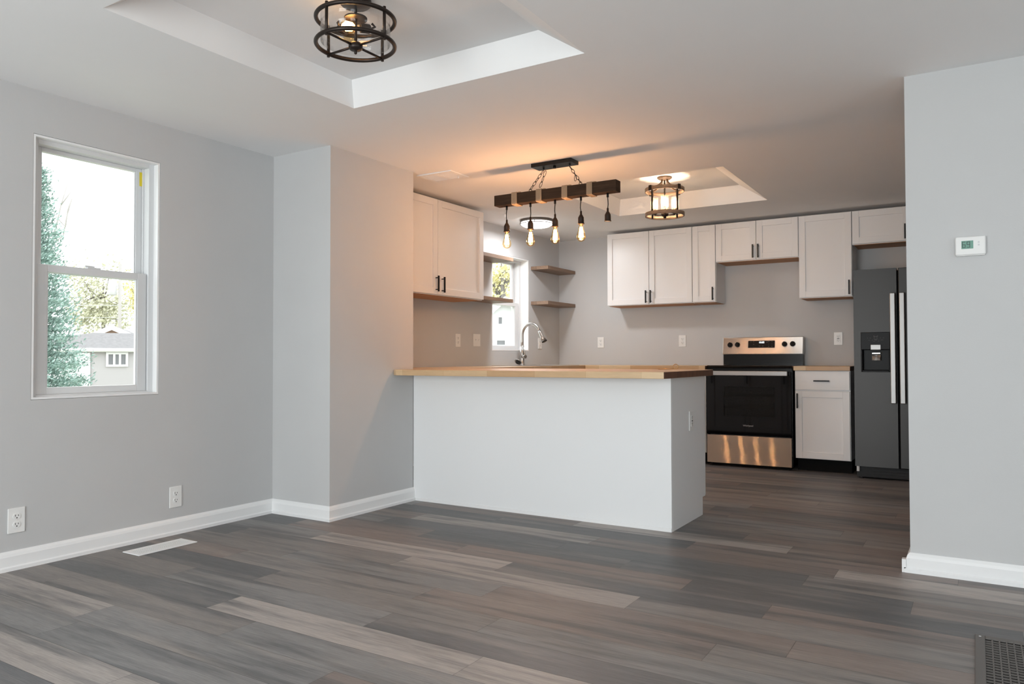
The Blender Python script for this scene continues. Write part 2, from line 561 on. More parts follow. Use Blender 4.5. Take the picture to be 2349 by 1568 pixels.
# ------------------------------------------------------------------ structure: walls
WY0, WY1, WZ0, WZ1 = 1.8564, 2.5238, 0.7967, 2.0938       # window in the dining room
VY0, VY1, VZ0, VZ1 = 6.108, 6.8166, 1.0647, 2.0286         # window over the sink
def wall_x(name, xa, xb, y0, y1, holes):                    # wall across x = xa..xb with openings (y0,y1,z0,z1)
    b = MB()
    cuts = sorted(holes)
    y = y0
    for (a, c, z0, z1) in cuts:
        b.box(xa, xb, y, a, 0, H)
        b.box(xa, xb, a, c, 0, z0)
        b.box(xa, xb, a, c, z1, H)
        y = c
    b.box(xa, xb, y, y1, 0, H)
    return b.build(name, 'wall', kind='structure')
def wall_y(name, ya, yb, x0, x1, holes):
    b = MB()
    x = x0
    for (a, c, z0, z1) in sorted(holes):
        b.box(x, a, ya, yb, 0, H)
        b.box(a, c, ya, yb, 0, z0)
        b.box(a, c, ya, yb, z1, H)
        x = c
    b.box(x, x1, ya, yb, 0, H)
    return b.build(name, 'wall', kind='structure')
wall_x('wall_left', XL - 0.18, XL, REAR_Y - 0.16, YJ, [(WY0, WY1, WZ0, WZ1)])
B(XL - 0.18, XJ, YJ, YE, 0, H).build('wall_chase', 'wall', kind='structure')
wall_x('wall_kitchen_left', XK - 0.2, XK, YE, YB + 0.16, [(VY0, VY1, VZ0, VZ1)])
B(XK, 0.35, YB, YB + 0.16, 0, H).build('wall_back', 'wall', kind='structure')
B(XR, SIDE_X, YR, YR + 0.165, 0, H).build('wall_right', 'wall', kind='structure')
B(0.19, 0.35, YR + 0.165, YB, 0, H).build('wall_kitchen_right', 'wall', kind='structure')
wall_y('wall_rear', REAR_Y - 0.16, REAR_Y, XL, SIDE_X + 0.16, [(-2.9, -1.1, 0.10, 2.05), (0.0, 1.8, 0.10, 2.05)])  # openings here and in the side wall cut for the added fill lamps
wall_x('wall_side', SIDE_X, SIDE_X + 0.16, REAR_Y, YR + 0.165, [(0.6, 2.2, 0.55, 2.05)])

# baseboards: moulded profile (thickness at heights)
BB = [(0.024, 0.0), (0.024, 0.016), (0.016, 0.022), (0.016, 0.066), (0.012, 0.078), (0.004, 0.090), (0.0, 0.090)]
def baseboard(name, pts, side):                            # runs along pts; profile grows to the 'side' (+1 left of travel)
    b = MB()
    P = [Vector((x, y, 0)) for x, y in pts]
    rows = []
    for i, p in enumerate(P):
        ns = []
        if i > 0: ns.append((P[i] - P[i - 1]).normalized())
        if i < len(P) - 1: ns.append((P[i + 1] - P[i]).normalized())
        nn = [Vector((-d.y, d.x, 0)) * side for d in ns]
        off = nn[0] if len(nn) == 1 else (nn[0] + nn[1])
        rows.append([b.bm.verts.new(p + off * t + Vector((0, 0, z))) for t, z in BB] + [b.bm.verts.new(p)])
    for a, c in zip(rows, rows[1:]):
        for k in range(len(a)):
            b.face([a[k], a[(k + 1) % len(a)], c[(k + 1) % len(a)], c[k]])
    b.face(rows[0]); b.face(rows[-1][::-1])
    return b.build(name, 'trim', kind='structure')
baseboard('baseboard_left', [(XL, REAR_Y), (XL, YJ), (XJ, YJ), (XJ, YE)], -1)
baseboard('baseboard_right', [(XR, YR + 0.165), (XR, YR), (SIDE_X, YR)], -1)
# plinth block where the opening's casing once met the base
_b = B(XR - 0.034, XR - 0.0245, YR - 0.022, YR + 0.012, 0, 0.060)
_b.box(XR - 0.0245, XR - 0.0165, YR - 0.022, YR + 0.012, 0.0235, 0.060)
_b.build('trim_1', 'trim', kind='structure')
baseboard('baseboard_rear', [(XL, REAR_Y), (SIDE_X, REAR_Y)], 1)
baseboard('baseboard_side', [(SIDE_X, REAR_Y), (SIDE_X, YR)], 1)

# ------------------------------------------------------------------ structure: windows (double hung vinyl)
def hung_window(name, xw, y0, y1, z0, z1, rec, zr, sticker=False, fw=0.042):
    e = struct_empty(name, (xw - rec, (y0 + y1) / 2, z0))
    t = 0.012
    # painted returns of the opening
    b = MB()
    g = 0.0015
    xa, xb = xw - rec, xw - 0.0015
    b.box(xa, xb, y0 + g, y0 + t, z0 + g, z1 - g); b.box(xa, xb, y1 - t, y1 - g, z0 + g, z1 - g)
    b.box(xa, xb, y0 + t, y1 - t, z0 + g, z0 + t); b.box(xa, xb, y0 + t, y1 - t, z1 - t, z1 - g)
    b.build('jamb', 'trim', e)
    # frame
    xa, xb = xw - rec - 0.10, xw - rec
    b = MB()
    b.box(xa, xb, y0 + g, y0 + fw, z0 + g, z1 - g); b.box(xa, xb, y1 - fw, y1 - g, z0 + g, z1 - g)
    b.box(xa, xb, y0 + fw, y1 - fw, z0 + g, z0 + fw * 0.5); b.box(xa, xb, y0 + fw, y1 - fw, z1 - fw * 0.8, z1 - g)
    b.box(xa + 0.045, xa + 0.055, y0 + fw, y0 + fw + 0.008, z0 + fw * 0.5, z1 - fw * 0.8)
    b.box(xa + 0.045, xa + 0.055, y1 - fw - 0.008, y1 - fw, z0 + fw * 0.5, z1 - fw * 0.8)
    b.build('window_frame', 'vinyl', e, bevel=0.002)
    def sash(nm, xa, xb, z0, z1, st, rb, rt):
        a, c = y0 + fw + 0.003, y1 - fw - 0.003
        b = MB()
        b.box(xa, xb, a, a + st, z0, z1); b.box(xa, xb, c - st, c, z0, z1)
        b.box(xa, xb, a + st, c - st, z0, z0 + rb); b.box(xa, xb, a + st, c - st, z1 - rt, z1)
        xm = (xa + xb) / 2
        for s_, q in ((a + st, 1), (c - st, -1)):
            b.box(xm + 0.006, xb - 0.004, s_, s_ + q * 0.007, z0 + rb, z1 - rt)
        o = b.build(nm, 'vinyl', e, bevel=0.002)
        B(xm - 0.002, xm + 0.002, a + st - 0.004, c - st + 0.004, z0 + rb - 0.004, z1 - rt + 0.004).build('pane', 'glass', o)
        return o
    lo = sash('lower_sash', xw - rec - 0.045, xw - rec - 0.012, z0 + fw * 0.5, zr + 0.018, 0.052, 0.035, 0.036)
    up = sash('upper_sash', xw - rec - 0.090, xw - rec - 0.057, zr - 0.018, z1 - fw * 0.8, 0.038, 0.032, 0.020)
    b = MB()
    ym = (y0 + y1) / 2
    b.box(xw - rec - 0.043, xw - rec - 0.016, ym - 0.035, ym + 0.035, zr + 0.018, zr + 0.026)
    b.box(xw - rec - 0.038, xw - rec - 0.022, ym - 0.045, ym + 0.005, zr + 0.026, zr + 0.034)
    b.build('sash_lock', 'vinyl', lo, bevel=0.002)
    if sticker:
        B(xw - rec - 0.058, xw - rec - 0.0565, y1 - fw - 0.012, y1 - fw - 0.002, z1 - 0.135, z1 - 0.055)
        o = B(xw - rec - 0.0560, xw - rec - 0.0550, y1 - fw - 0.022, y1 - fw - 0.004, z1 - 0.13, z1 - 0.052).build('sticker', 'yellow', e)
        o['label'] = 'yellow sticker in the side track'
    return e
hung_window('window_1', XL, WY0, WY1, WZ0, WZ1, 0.040, 1.449, True)
hung_window('window_2', XK, VY0, VY1, VZ0, VZ1, 0.095, 1.554)
def plain_window(name, c, w, z0, z1, axis):
    e = struct_empty(name, (c[0], c[1], z0))
    b = MB()
    def bx(a0, a1, d0, d1, q0, q1):
        if axis == 'y': b.box(c[0] + a0, c[0] + a1, c[1] + d0, c[1] + d1, q0, q1)
        else: b.box(c[0] + d0, c[0] + d1, c[1] + a0, c[1] + a1, q0, q1)
    h = w / 2 - 0.002
    z0, z1 = z0 + 0.002, z1 - 0.002
    bx(-h, -h + 0.05, -0.04, 0.04, z0, z1); bx(h - 0.05, h, -0.04, 0.04, z0, z1)
    bx(-h + 0.05, h - 0.05, -0.04, 0.04, z0, z0 + 0.05); bx(-h + 0.05, h - 0.05, -0.04, 0.04, z1 - 0.05, z1)
    bx(-0.025, 0.025, -0.035, 0.035, z0 + 0.05, z1 - 0.05)
    b.build('window_frame', 'vinyl', e)
    b = MB()
    bx(-h + 0.04, -0.02, -0.003, 0.003, z0 + 0.04, z1 - 0.04)
    b.build('pane', 'glass', e)
    b = MB()
    bx(0.02, h - 0.04, -0.003, 0.003, z0 + 0.04, z1 - 0.04)
    b.build('pane', 'glass', e)
plain_window('added_window_rear_left', (-2.0, REAR_Y - 0.08), 1.8, 0.10, 2.05, 'y')  # unseen windows, added as openings for the fill lamps
plain_window('added_window_rear_right', (0.9, REAR_Y - 0.08), 1.8, 0.10, 2.05, 'y')
plain_window('added_window_side', (SIDE_X + 0.08, 1.4), 1.6, 0.55, 2.05, 'x')

# ------------------------------------------------------------------ cabinets (local: front at y=0 facing -y, width along x, back at y=depth)
def shaker(x0, x1, z0, z1, st=0.055, th=0.020, flat=False):
    b = MB()
    if flat:
        b.box(x0, x1, -th, -0.001, z0, z1)
        return b
    b.box(x0, x0 + st, -th, -0.001, z0, z1); b.box(x1 - st, x1, -th, -0.001, z0, z1)
    b.box(x0 + st, x1 - st, -th, -0.001, z0, z0 + st); b.box(x0 + st, x1 - st, -th, -0.001, z1 - st, z1)
    b.box(x0 + st - 0.002, x1 - st + 0.002, -th + 0.011, -0.003, z0 + st - 0.002, z1 - st + 0.002)
    return b
def pull(cx, cz, L, th=0.020, horiz=False):
    b = MB()
    y = -th - 0.030
    h = L / 2
    for s in (-1, 1):
        q = s * (h - 0.016)
        p = (cx + q, cz) if horiz else (cx, cz + q)
        b.cyl((p[0], -th + 0.0005, p[1]), (p[0], y, p[1]), 0.0042, n=8)
    if horiz: b.box(cx - h, cx + h, y - 0.006, y + 0.006, cz - 0.006, cz + 0.006)
    else: b.box(cx - 0.006, cx + 0.006, y - 0.006, y + 0.006, cz - h, cz + h)
    return b
def cabinet(name, label, loc, rotz, w, h, d, doors, drawers=(), toe=0.0, group=None, dgap=0.005):
    t = thing(name, label, 'cabinet', (0, 0, 0), 0, group)
    b = MB()
    b.box(0, w, 0, d, toe, h)
    b.build('body', 'cab', t)
    if toe:
        B(0.004, w - 0.004, 0.07, d, 0.0, toe - 0.0005).build('toe_kick', 'toe', t)
    else:
        o = B(0.012, w - 0.012, 0.012, d - 0.003, -0.004, -0.0004).build('underside', 'cabin', t)
        o['label'] = 'bare brown wood underside'
    for (x0, x1, z0, z1, hx, hz, hl) in doors:
        dr = shaker(x0 + dgap / 2, x1 - dgap / 2, z0, z1).build('door', 'cab', t, bevel=0.0015)
        if hx is not None:
            pull(hx, hz, hl).build('handle', 'black', dr, bevel=0.001)
    for (x0, x1, z0, z1, hx, hz, hl) in drawers:
        dr = shaker(x0 + dgap / 2, x1 - dgap / 2, z0, z1, flat=True).build('drawer', 'cab', t, bevel=0.0015)
        pull(hx, hz, hl, horiz=True).build('handle', 'black', dr, bevel=0.001)
    t.location, t.rotation_euler = loc, (0, 0, rotz)
    return t
ZU, ZB, ZR, ZF = 2.281, 1.530, 1.9095, 1.982
YU = YB - 0.308            # carcass front of the back-wall row
UG = 'white wall cabinets over the back counter'
HZ = 0.080                 # handle centre above the door bottom
def wall_cab(name, label, x0, x1, zb, doors):
    w, h = x1 - x0, ZU - zb
    ds = []
    for (a, c, hx) in doors:
        ds.append((a - x0, c - x0, 0.006, h - 0.004, None if hx is None else hx - x0, HZ, 0.127))
    return cabinet(name, label, (x0, YU, zb), 0, w, h, 0.306, ds, group=UG)
X0, X2, X3, X4, X5, X6 = -3.266, -2.3564, -2.1254, -1.3638, -0.917, 0.0
wall_cab('wall_cabinet', 'tall two-door white shaker wall cabinet nearest the corner shelves', X0, X2 - 0.001, ZB, [(X0, -2.805, -2.831), (-2.805, X2 - 0.001, -2.780)])
wall_cab('wall_cabinet', 'narrow single-door white wall cabinet left of the range gap', X2 + 0.001, X3 - 0.001, ZB, [(X2 + 0.001, X3 - 0.001, -2.150)])
wall_cab('wall_cabinet', 'short two-door white wall cabinet above the range', X3 + 0.001, X4 - 0.001, ZR, [(X3 + 0.001, -1.742, -1.7675), (-1.742, X4 - 0.001, -1.719)])
wall_cab('wall_cabinet', 'single wide-door white wall cabinet between range and refrigerator', X4 + 0.001, X5 - 0.001, ZB, [(X4 + 0.001, X5 - 0.001, -0.940)])
wall_cab('wall_cabinet', 'shallow white wall cabinet above the refrigerator', X5 + 0.001, X6, ZF, [(X5 + 0.001, -0.462, -0.4985), (-0.462, X6, -0.425)])
# cabinet on the left wall, facing +x
LW = 5.481 - 4.150
cabinet('wall_cabinet', 'large two-door white wall cabinet on the left wall beside the chase', (XK + 0.306, 4.150, 1.502), PI / 2, LW, ZU - 1.502, 0.305,
        [(0, 4.818 - 4.15, 0.006, ZU - 1.502 - 0.004, 4.811 - 4.15 - 0.022, 0.090, 0.127), (4.818 - 4.15, LW, 0.006, ZU - 1.502 - 0.004, 4.8685 - 4.15, 0.086, 0.127)])
# base cabinet between range and refrigerator
bw = 1.3581 - 0.9096
cabinet('base_cabinet', 'white base cabinet with one drawer and one door between range and refrigerator', (-1.3581, 6.925, 0), 0, bw, 0.8775, 0.565,
        [(0.002, bw - 0.002, 0.116, 0.700, 0.026, 0.615, 0.130)], [(0.002, bw - 0.002, 0.712, 0.872, bw / 2, 0.790, 0.127)], toe=0.112)
# base cabinets hidden behind the peninsula carry the other worktops
cabinet('base_cabinet', 'white base cabinet under the counter left of the range', (-3.378, 6.885, 0), 0, 3.378 - 2.142, 0.8775, 0.605,
        [(0.62, 1.23, 0.116, 0.868, 0.655, 0.77, 0.127)], toe=0.112)
cabinet('base_cabinet', 'white sink base cabinet under the window counter', (-3.40, 4.795, 0), PI / 2, 6.86 - 4.795, 0.8775, 0.605,
        [(0.1, 0.6, 0.116, 0.868, 0.56, 0.77, 0.127), (0.6, 1.1, 0.116, 0.868, 0.64, 0.77, 0.127), (1.1, 1.6, 0.116, 0.868, 1.56, 0.77, 0.127)], toe=0.112)

# ------------------------------------------------------------------ peninsula
def peninsula():
    x0, x1 = XJ + 0.027, XP
    t = thing('peninsula_cabinet', 'white panelled peninsula cabinet under the long butcher block top', 'cabinet', ((x0 + x1) / 2, YE, 0))
    B(x0, x1 - 0.019, YE + 0.013, 4.742, 0.112, CB - 0.0008).build('body', 'cab', t)
    B(x0, x1 - 0.019, YE + 0.013, 4.690, 0, 0.1118).build('toe_kick', 'toe', t)
    b = B(x0 - 0.024, x1 - 0.0005, YE, YE + 0.0125, 0.0, CB - 0.0008)
    b.build('back_panel', 'panel', t)
    b = MB()
    xa, xb = x1 - 0.0185, x1
    b.box(xa, xb, YE + 0.0128, 4.690, 0, CB - 0.0008)
    b.box(xa, xb, 4.690, 4.744, 0.112, CB - 0.0008)
    b.build('end_panel', 'panel', t)
    b = B(x0 - 0.002, x1 - 0.002, YE - 0.004, YE - 0.0005, 0, 0.022)
    b.build('base_strip', 'trim', t)
    n = 3
    w = (x1 - 0.002 - (-2.74)) / n
    for i in range(n):
        a = -2.74 + i * w
        b = MB()
        z0, z1, st = 0.116, 0.868, 0.055
        ya, yb = 4.7445, 4.764
        c0, c1 = a + 0.0015, a + w - 0.0015
        b.box(c0, c0 + st, ya, yb, z0, z1); b.box(c1 - st, c1, ya, yb, z0, z1)
        b.box(c0 + st, c1 - st, ya, yb, z0, z0 + st); b.box(c0 + st, c1 - st, ya, yb, z1 - st, z1)
        b.box(c0 + st, c1 - st, ya, yb - 0.010, z0 + st, z1 - st)
        d = b.build('door', 'cab', t, bevel=0.0015)
        hb = MB()
        hx = c0 + 0.03
        for zz in (0.70, 0.80):
            hb.cyl((hx, yb - 0.0005, zz), (hx, yb + 0.03, zz), 0.0042, n=8)
        hb.box(hx - 0.006, hx + 0.006, yb + 0.024, yb + 0.036, 0.685, 0.815)
        hb.build('handle', 'black', d)
peninsula()

# ------------------------------------------------------------------ butcher block worktops
def slab(name, label, poly, end_faces, m, cat='countertop', holes=None):
    cx = sum(p[0] for p in poly) / len(poly); cy = sum(p[1] for p in poly) / len(poly)
    b = MB().prism(poly, CB, CH)
    b.bm.faces.ensure_lookup_table()
    for f in b.bm.faces:
        c = f.calc_center_median()
        for (ax, val) in end_faces:
            if abs(c[ax] - val) < 1e-4 and abs(f.normal.z) < 0.5:
                f.material_index = 1
    o = b.build(name, [m, 'endgrain'], origin=(cx, cy, CB), bevel=0.003)
    return tag(o, label, cat)
slab('peninsula_countertop', 'long butcher block top overhanging the white peninsula', [(XJ + 0.001, 3.915), (XJ + 0.046, YC), (XC1, YC), (XC1, YC2), (XJ + 0.001, YC2)],
     [(0, XC1), ], 'butcher_x')
SX0, SX1, SY0, SY1 = -3.93, -3.47, 6.08, 6.84
def sink_counter():
    xa, xb, ya, yb = XK + 0.001, XJ, YE + 0.001, YB - 0.001
    b = MB()
    b.box(xa, xb, ya, SY0, CB, CH); b.box(xa, xb, SY1, yb, CB, CH)
    b.box(xa, SX0, SY0, SY1, CB, CH); b.box(SX1, xb, SY0, SY1, CB, CH)
    bmesh.ops.remove_doubles(b.bm, verts=b.bm.verts, dist=1e-5)
    o = b.build('sink_countertop', 'butcher_y', origin=((xa + xb) / 2, (ya + yb) / 2, CB))
    tag(o, 'butcher block top with the sink under the kitchen window', 'countertop')
sink_counter()
slab('back_countertop', 'butcher block top along the back wall left of the range', [(XJ + 0.001, 6.853), (-2.138, 6.853), (-2.138, YB - 0.001), (XJ + 0.001, YB - 0.001)], [(0, -2.138)], 'butcher_x')
slab('small_countertop', 'short butcher block top beside the refrigerator', [(-1.364, 6.888), (-0.906, 6.888), (-0.906, YB - 0.001), (-1.364, YB - 0.001)], [(0, -0.906)], 'butcher_x')

# sink, faucet, sprayer
def sink():
    t = thing('kitchen_sink', 'stainless drop-in sink set in the window counter', 'sink', ((SX0 + SX1) / 2, (SY0 + SY1) / 2, CH))
    g = 0.004
    xa, xb, ya, yb = SX0 + g, SX1 - g, SY0 + g, SY1 - g
    b = MB()
    zt, zb_ = CH + 0.0045, CH + 0.0006
    b.box(SX0 - 0.05, SX0 + 0.055, SY0 - 0.03, SY1 + 0.03, zb_, zt); b.box(SX1 - 0.02, SX1 + 0.025, SY0 - 0.03, SY1 + 0.03, zb_, zt)
    b.box(SX0 + 0.055, SX1 - 0.02, SY0 - 0.03, SY0 + 0.02, zb_, zt); b.box(SX0 + 0.055, SX1 - 0.02, SY1 - 0.02, SY1 + 0.03, zb_, zt)
    b.build('rim', 'chrome', t, bevel=0.0015)
    b = MB()
    z1, z0, w = CH + 0.0005, CH - 0.030, 0.002
    x0, x1, y0, y1 = SX0 + 0.055, SX1 - 0.02, SY0 + 0.02, SY1 - 0.02
    b.box(x0 - w, x0, y0 - w, y1 + w, z0, z1); b.box(x1, x1 + w, y0 - w, y1 + w, z0, z1)
    b.box(x0, x1, y0 - w, y0, z0, z1); b.box(x0, x1, y1, y1 + w, z0, z1)
    b.box(x0 - w, x1 + w, y0 - w, y1 + w, z0 - w, z0)
    b.build('bowl', 'chrome', t)
sink()
def faucet():
    fx, fy, fz = -3.925, 6.535, CH + 0.0048
    t = thing('kitchen_faucet', 'tall brushed nickel gooseneck pull-down faucet', 'faucet', (fx, fy, fz))
    b = MB().lathe([(0.034, 0), (0.034, 0.006), (0.029, 0.010), (0.027, 0.05), (0.0235, 0.12), (0.0195, 0.19)], (fx, fy, fz), 24)
    b.build('body', 'chrome', t)
    pts = [(fx, fy, fz + 0.18), (fx, fy, fz + 0.24), (fx, fy, fz + 0.30)]
    R = 0.104
    c = fx + R
    for i in range(1, 15):
        a = PI - i * (PI * 0.88) / 14
        pts.append((c + R * math.cos(a), fy - 0.0, fz + 0.30 + R * 1.12 * math.sin(a)))
    e = Vector(pts[-1])
    MB().tube(pts, 0.0155, 16).build('spout', 'chrome', t)
    d = (Vector(pts[-1]) - Vector(pts[-2])).normalized()
    d = (d + Vector((0.10, 0, 0))).normalized()
    b = MB()
    b.tube([e - d * 0.002, e + d * 0.02, e + d * 0.07, e + d * 0.118], [0.0168, 0.0185, 0.023, 0.0285], 20)
    h = b.build('spray_head', 'chrome', t)
    MB().tube([e + d * 0.1182, e + d * 0.124], [0.0285, 0.027], 20).build('nozzle', 'plastic_k', h)
    b = MB()
    b.tube([(fx + 0.012, fy - 0.012, fz + 0.085), (fx + 0.056, fy - 0.030, fz + 0.085)], [0.017, 0.019], 16)
    b.tube([(fx + 0.052, fy - 0.028, fz + 0.095), (fx + 0.040, fy - 0.022, fz + 0.14), (fx + 0.022, fy - 0.014, fz + 0.20)], [0.008, 0.006, 0.005], 10)
    b.build('lever', 'chrome', t)
    s = thing('sink_strainer', 'small tilted dark chrome strainer leaning left of the faucet', 'strainer', (fx + 0.005, fy - 0.10, fz))
    mt = Matrix.Rotation(-0.75, 4, 'X')
    cc = (fx + 0.005, fy - 0.09, fz + 0.034)
    MB().lathe([(0.036, -0.004), (0.036, 0.003), (0.031, 0.006), (0.026, 0.006)], cc, 24, mt).build('rim', 'chrome', s)
    MB().lathe([(0.026, -0.005), (0.022, -0.014), (0.012, -0.018)], cc, 20, mt).build('basket', 'darkgrey', s)
faucet()
# small brass wire hook lying on the peninsula
def hook():
    kx, ky, kz = -1.66, 4.70, CH
    t = thing('brass_hook', 'small brass screw hook lying on the peninsula top near its right end', 'hook', (kx, ky, kz))
    b = MB()
    b.torus((kx, ky, kz + 0.0195), 0.016, 0.0024, 24, 8, Matrix.Rotation(PI / 2, 3, 'X') @ Matrix.Rotation(0, 3, 'Z'))
    b.build('ring', 'brass', t)
    MB().tube([(kx - 0.014, ky, kz + 0.0045), (kx - 0.05, ky - 0.004, kz + 0.003), (kx - 0.115, ky - 0.012, kz + 0.003)], 0.0026, 8).build('shank', 'brass', t)
hook()

# ------------------------------------------------------------------ shelves
def shelf(label, x0, x1, y0, y1, z0, z1, g):
    o = B(x0, x1, y0, y1, z0, z1).build('floating_shelf', 'shelf', origin=((x0 + x1) / 2, (y0 + y1) / 2, z0), bevel=0.002)
    tag(o, label, 'shelf', g)
shelf('upper brown floating shelf between left wall cabinet and sink window', XK + 0.0008, XK + 0.235, 5.4835, 6.128, 1.921, 1.957, 'floating shelves left of the sink window')
shelf('lower brown floating shelf between left wall cabinet and sink window', XK + 0.0008, XK + 0.235, 5.4835, 6.122, 1.524, 1.557, 'floating shelves left of the sink window')
shelf('upper brown floating shelf in the corner right of the sink window', XK + 0.0008, -3.803, 6.862, YB - 0.0008, 1.927, 1.963, 'floating corner shelves')
shelf('lower brown floating shelf in the corner right of the sink window', XK + 0.0008, -3.803, 6.862, YB - 0.0008, 1.556, 1.593, 'floating corner shelves')

# ------------------------------------------------------------------ range
def stove():
    x0, x1 = -2.1325, -1.3755
    yf, yb = 6.8645, 7.47
    t = thing('kitchen_range', 'stainless and black freestanding electric range with oven', 'range', ((x0 + x1) / 2, (yf + yb) / 2, 0))
    fb = yf + 0.045          # front of the body, behind the door
    b = MB()
    b.box(x0, x0 + 0.02, fb, yb, 0.03, 0.895); b.box(x1 - 0.02, x1, fb, yb, 0.03, 0.895)
    b.box(x0 + 0.02, x1 - 0.02, yb - 0.02, yb, 0.03, 0.895); b.box(x0 + 0.02, x1 - 0.02, fb, yb - 0.02, 0.03, 0.28)
    b.box(x0 + 0.02, x1 - 0.02, fb, yb - 0.02, 0.80, 0.895)
    b.box(x0 + 0.03, x1 - 0.03, fb + 0.03, yb - 0.03, 0.0, 0.03)
    b.build('body', 'enamel', t)
    B(x0, x1, yf + 0.02, yb, 0.8955, CH + 0.005).build('cooktop', 'blackglass', t, bevel=0.006)
    B(x0 + 0.004, x1 - 0.004, yf + 0.022, fb - 0.0005, 0.868, 0.895).build('vent_trim', 'enamel', t)
    # oven door with a window
    da, db = x0 + 0.004, x1 - 0.004
    wx0, wx1, wz0, wz1 = -1.972, -1.520, 0.462, 0.732
    b = MB()
    ya, yc = yf, yf + 0.044
    b.box(da, wx0, ya, yc, 0.292, 0.864); b.box(wx1, db, ya, yc, 0.292, 0.864)
    b.box(wx0, wx1, ya, yc, 0.292, wz0); b.box(wx0, wx1, ya, yc, wz1, 0.864)
    d = b.build('oven_door', 'blackglass', t)
    M['ovenglass'] = glass('tinted_oven_glass', (0.50, 0.48, 0.46), 1.0)
    B(wx0 + 0.0005, wx1 - 0.0005, ya + 0.0005, ya + 0.006, wz0 + 0.0005, wz1 - 0.0005).build('window', 'ovenglass', d)
    b = MB()
    hz = 0.851
    b.box(da + 0.012, -1.4025, yf - 0.050, yf - 0.030, 0.830, 0.872)
    b.box(da + 0.02, da + 0.05, yf - 0.030, yf - 0.0005, 0.838, 0.862); b.box(-1.44, -1.41, yf - 0.030, yf - 0.0005, 0.838, 0.862)
    b.build('handle', 'handle', d, bevel=0.004)
    mt = Matrix.Translation((-1.753, yf - 0.0006, 0.379) - t.location) @ Matrix.Rotation(PI / 2, 4, 'X') if False else Matrix.Translation(Vector((-1.753, yf - 0.0008, 0.379)) - t.location) @ Matrix.Rotation(PI / 2, 4, 'X')
    text_mesh('Whirlpool', 0.022, mt, 'logo', 'mark', d)
    b = MB()
    for z in (0.53, 0.64):
        for k in range(12):
            yy = fb + 0.03 + k * 0.04
            b.cyl((x0 + 0.03, yy, z), (x1 - 0.03, yy, z), 0.003, n=6)
        for k in range(5):
            xx = x0 + 0.05 + k * 0.16
            b.cyl((xx, fb + 0.02, z - 0.004), (xx, fb + 0.48, z - 0.004), 0.0035, n=6)
    b.build('oven_rack', 'handle', t)
    b = MB()
    b.box(x0 + 0.022, x0 + 0.026, fb + 0.002, yb - 0.03, 0.283, 0.797); b.box(x1 - 0.026, x1 - 0.022, fb + 0.002, yb - 0.03, 0.283, 0.797)
    b.box(x0 + 0.026, x1 - 0.026, yb - 0.034, yb - 0.03, 0.283, 0.797); b.box(x0 + 0.026, x1 - 0.026, fb + 0.002, yb - 0.034, 0.283, 0.287)
    b.build('oven_liner', 'liner', t)
    # drawer: steel front with fine horizontal brushing ridges
    b = B(x0 + 0.004, x1 - 0.004, yf + 0.006, fb - 0.0005, 0.030, 0.286)
    n, seg = 116, 8
    za, zb_ = 0.031, 0.285
    pt = (zb_ - za) / n
    amp = 0.66 * pt / (2 * PI)
    rows = []
    for i in range(n * seg + 1):
        z = za + pt * i / seg
        y = yf + 0.004 + amp * math.sin(2 * PI * i / seg)
        rows.append([b.bm.verts.new((x, y, z)) for x in (x0 + 0.0045, x1 - 0.0045)])
    for a_, c_ in zip(rows, rows[1:]):
        f = b.face([a_[0], a_[1], c_[1], c_[0]])
        f.smooth = True
    b.build('storage_drawer', 'brushed', t)
    # back guard
    yg = 7.400
    b = MB()
    b.prism([(x0 + 0.006, yg + 0.012), (x1 - 0.006, yg + 0.012), (x1 - 0.006, yb + 0.012), (x0 + 0.006, yb + 0.012)], CH + 0.0055, 1.024)
    b.build('back_riser', 'enamel', t)
    b = MB()
    z0, z1 = 1.0245, 1.190
    b.hexa([(x0, yg - 0.006, z0), (x1, yg - 0.006, z0), (x1, yb + 0.014, z0), (x0, yb + 0.014, z0), (x0, yg + 0.022, z1), (x1, yg + 0.022, z1), (x1, yb + 0.014, z1), (x0, yb + 0.014, z1)])
    g = b.build('control_panel', 'steel', t, bevel=0.005)
    def py(z): return yg - 0.006 + 0.028 * (z - z0) / (z1 - z0)
    b = MB()
    xa, xb, za, zb_ = -1.884, -1.634, 1.087, 1.155
    b.hexa([(xa, py(za) - 0.0025, za), (xb, py(za) - 0.0025, za), (xb, py(za) + 0.001, za), (xa, py(za) + 0.001, za), (xa, py(zb_) - 0.0025, zb_), (xb, py(zb_) - 0.0025, zb_), (xb, py(zb_) + 0.001, zb_), (xa, py(zb_) + 0.001, zb_)])
    dsp = b.build('display', 'plastic_k', t)
    tilt = Matrix.Rotation(PI / 2 - 0.168, 4, 'X')
    def on_panel(x, z): return Matrix.Translation(Vector((x, py(z) - 0.0031, z)) - t.location) @ tilt
    text_mesh('10:05', 0.024, on_panel(-1.757, 1.138), 'clock', 'digits', dsp, bold=0.0003)
    for x, z, w in ((-1.858, 1.143, 0.006), (-1.832, 1.145, 0.010), (-1.832, 1.121, 0.008), (-1.706, 1.140, 0.020), (-1.690, 1.147, 0.012), (-1.690, 1.122, 0.006), (-1.660, 1.147, 0.010), (-1.660, 1.122, 0.006), (-1.775, 1.103, 0.014), (-1.745, 1.103, 0.016), (-1.690, 1.100, 0.010), (-1.660, 1.100, 0.010)):
        B(x - w / 2, x + w / 2, py(z) - 0.0032, py(z) - 0.0024, z - 0.0015, z + 0.0015).build('key_mark', 'faintmark', dsp)
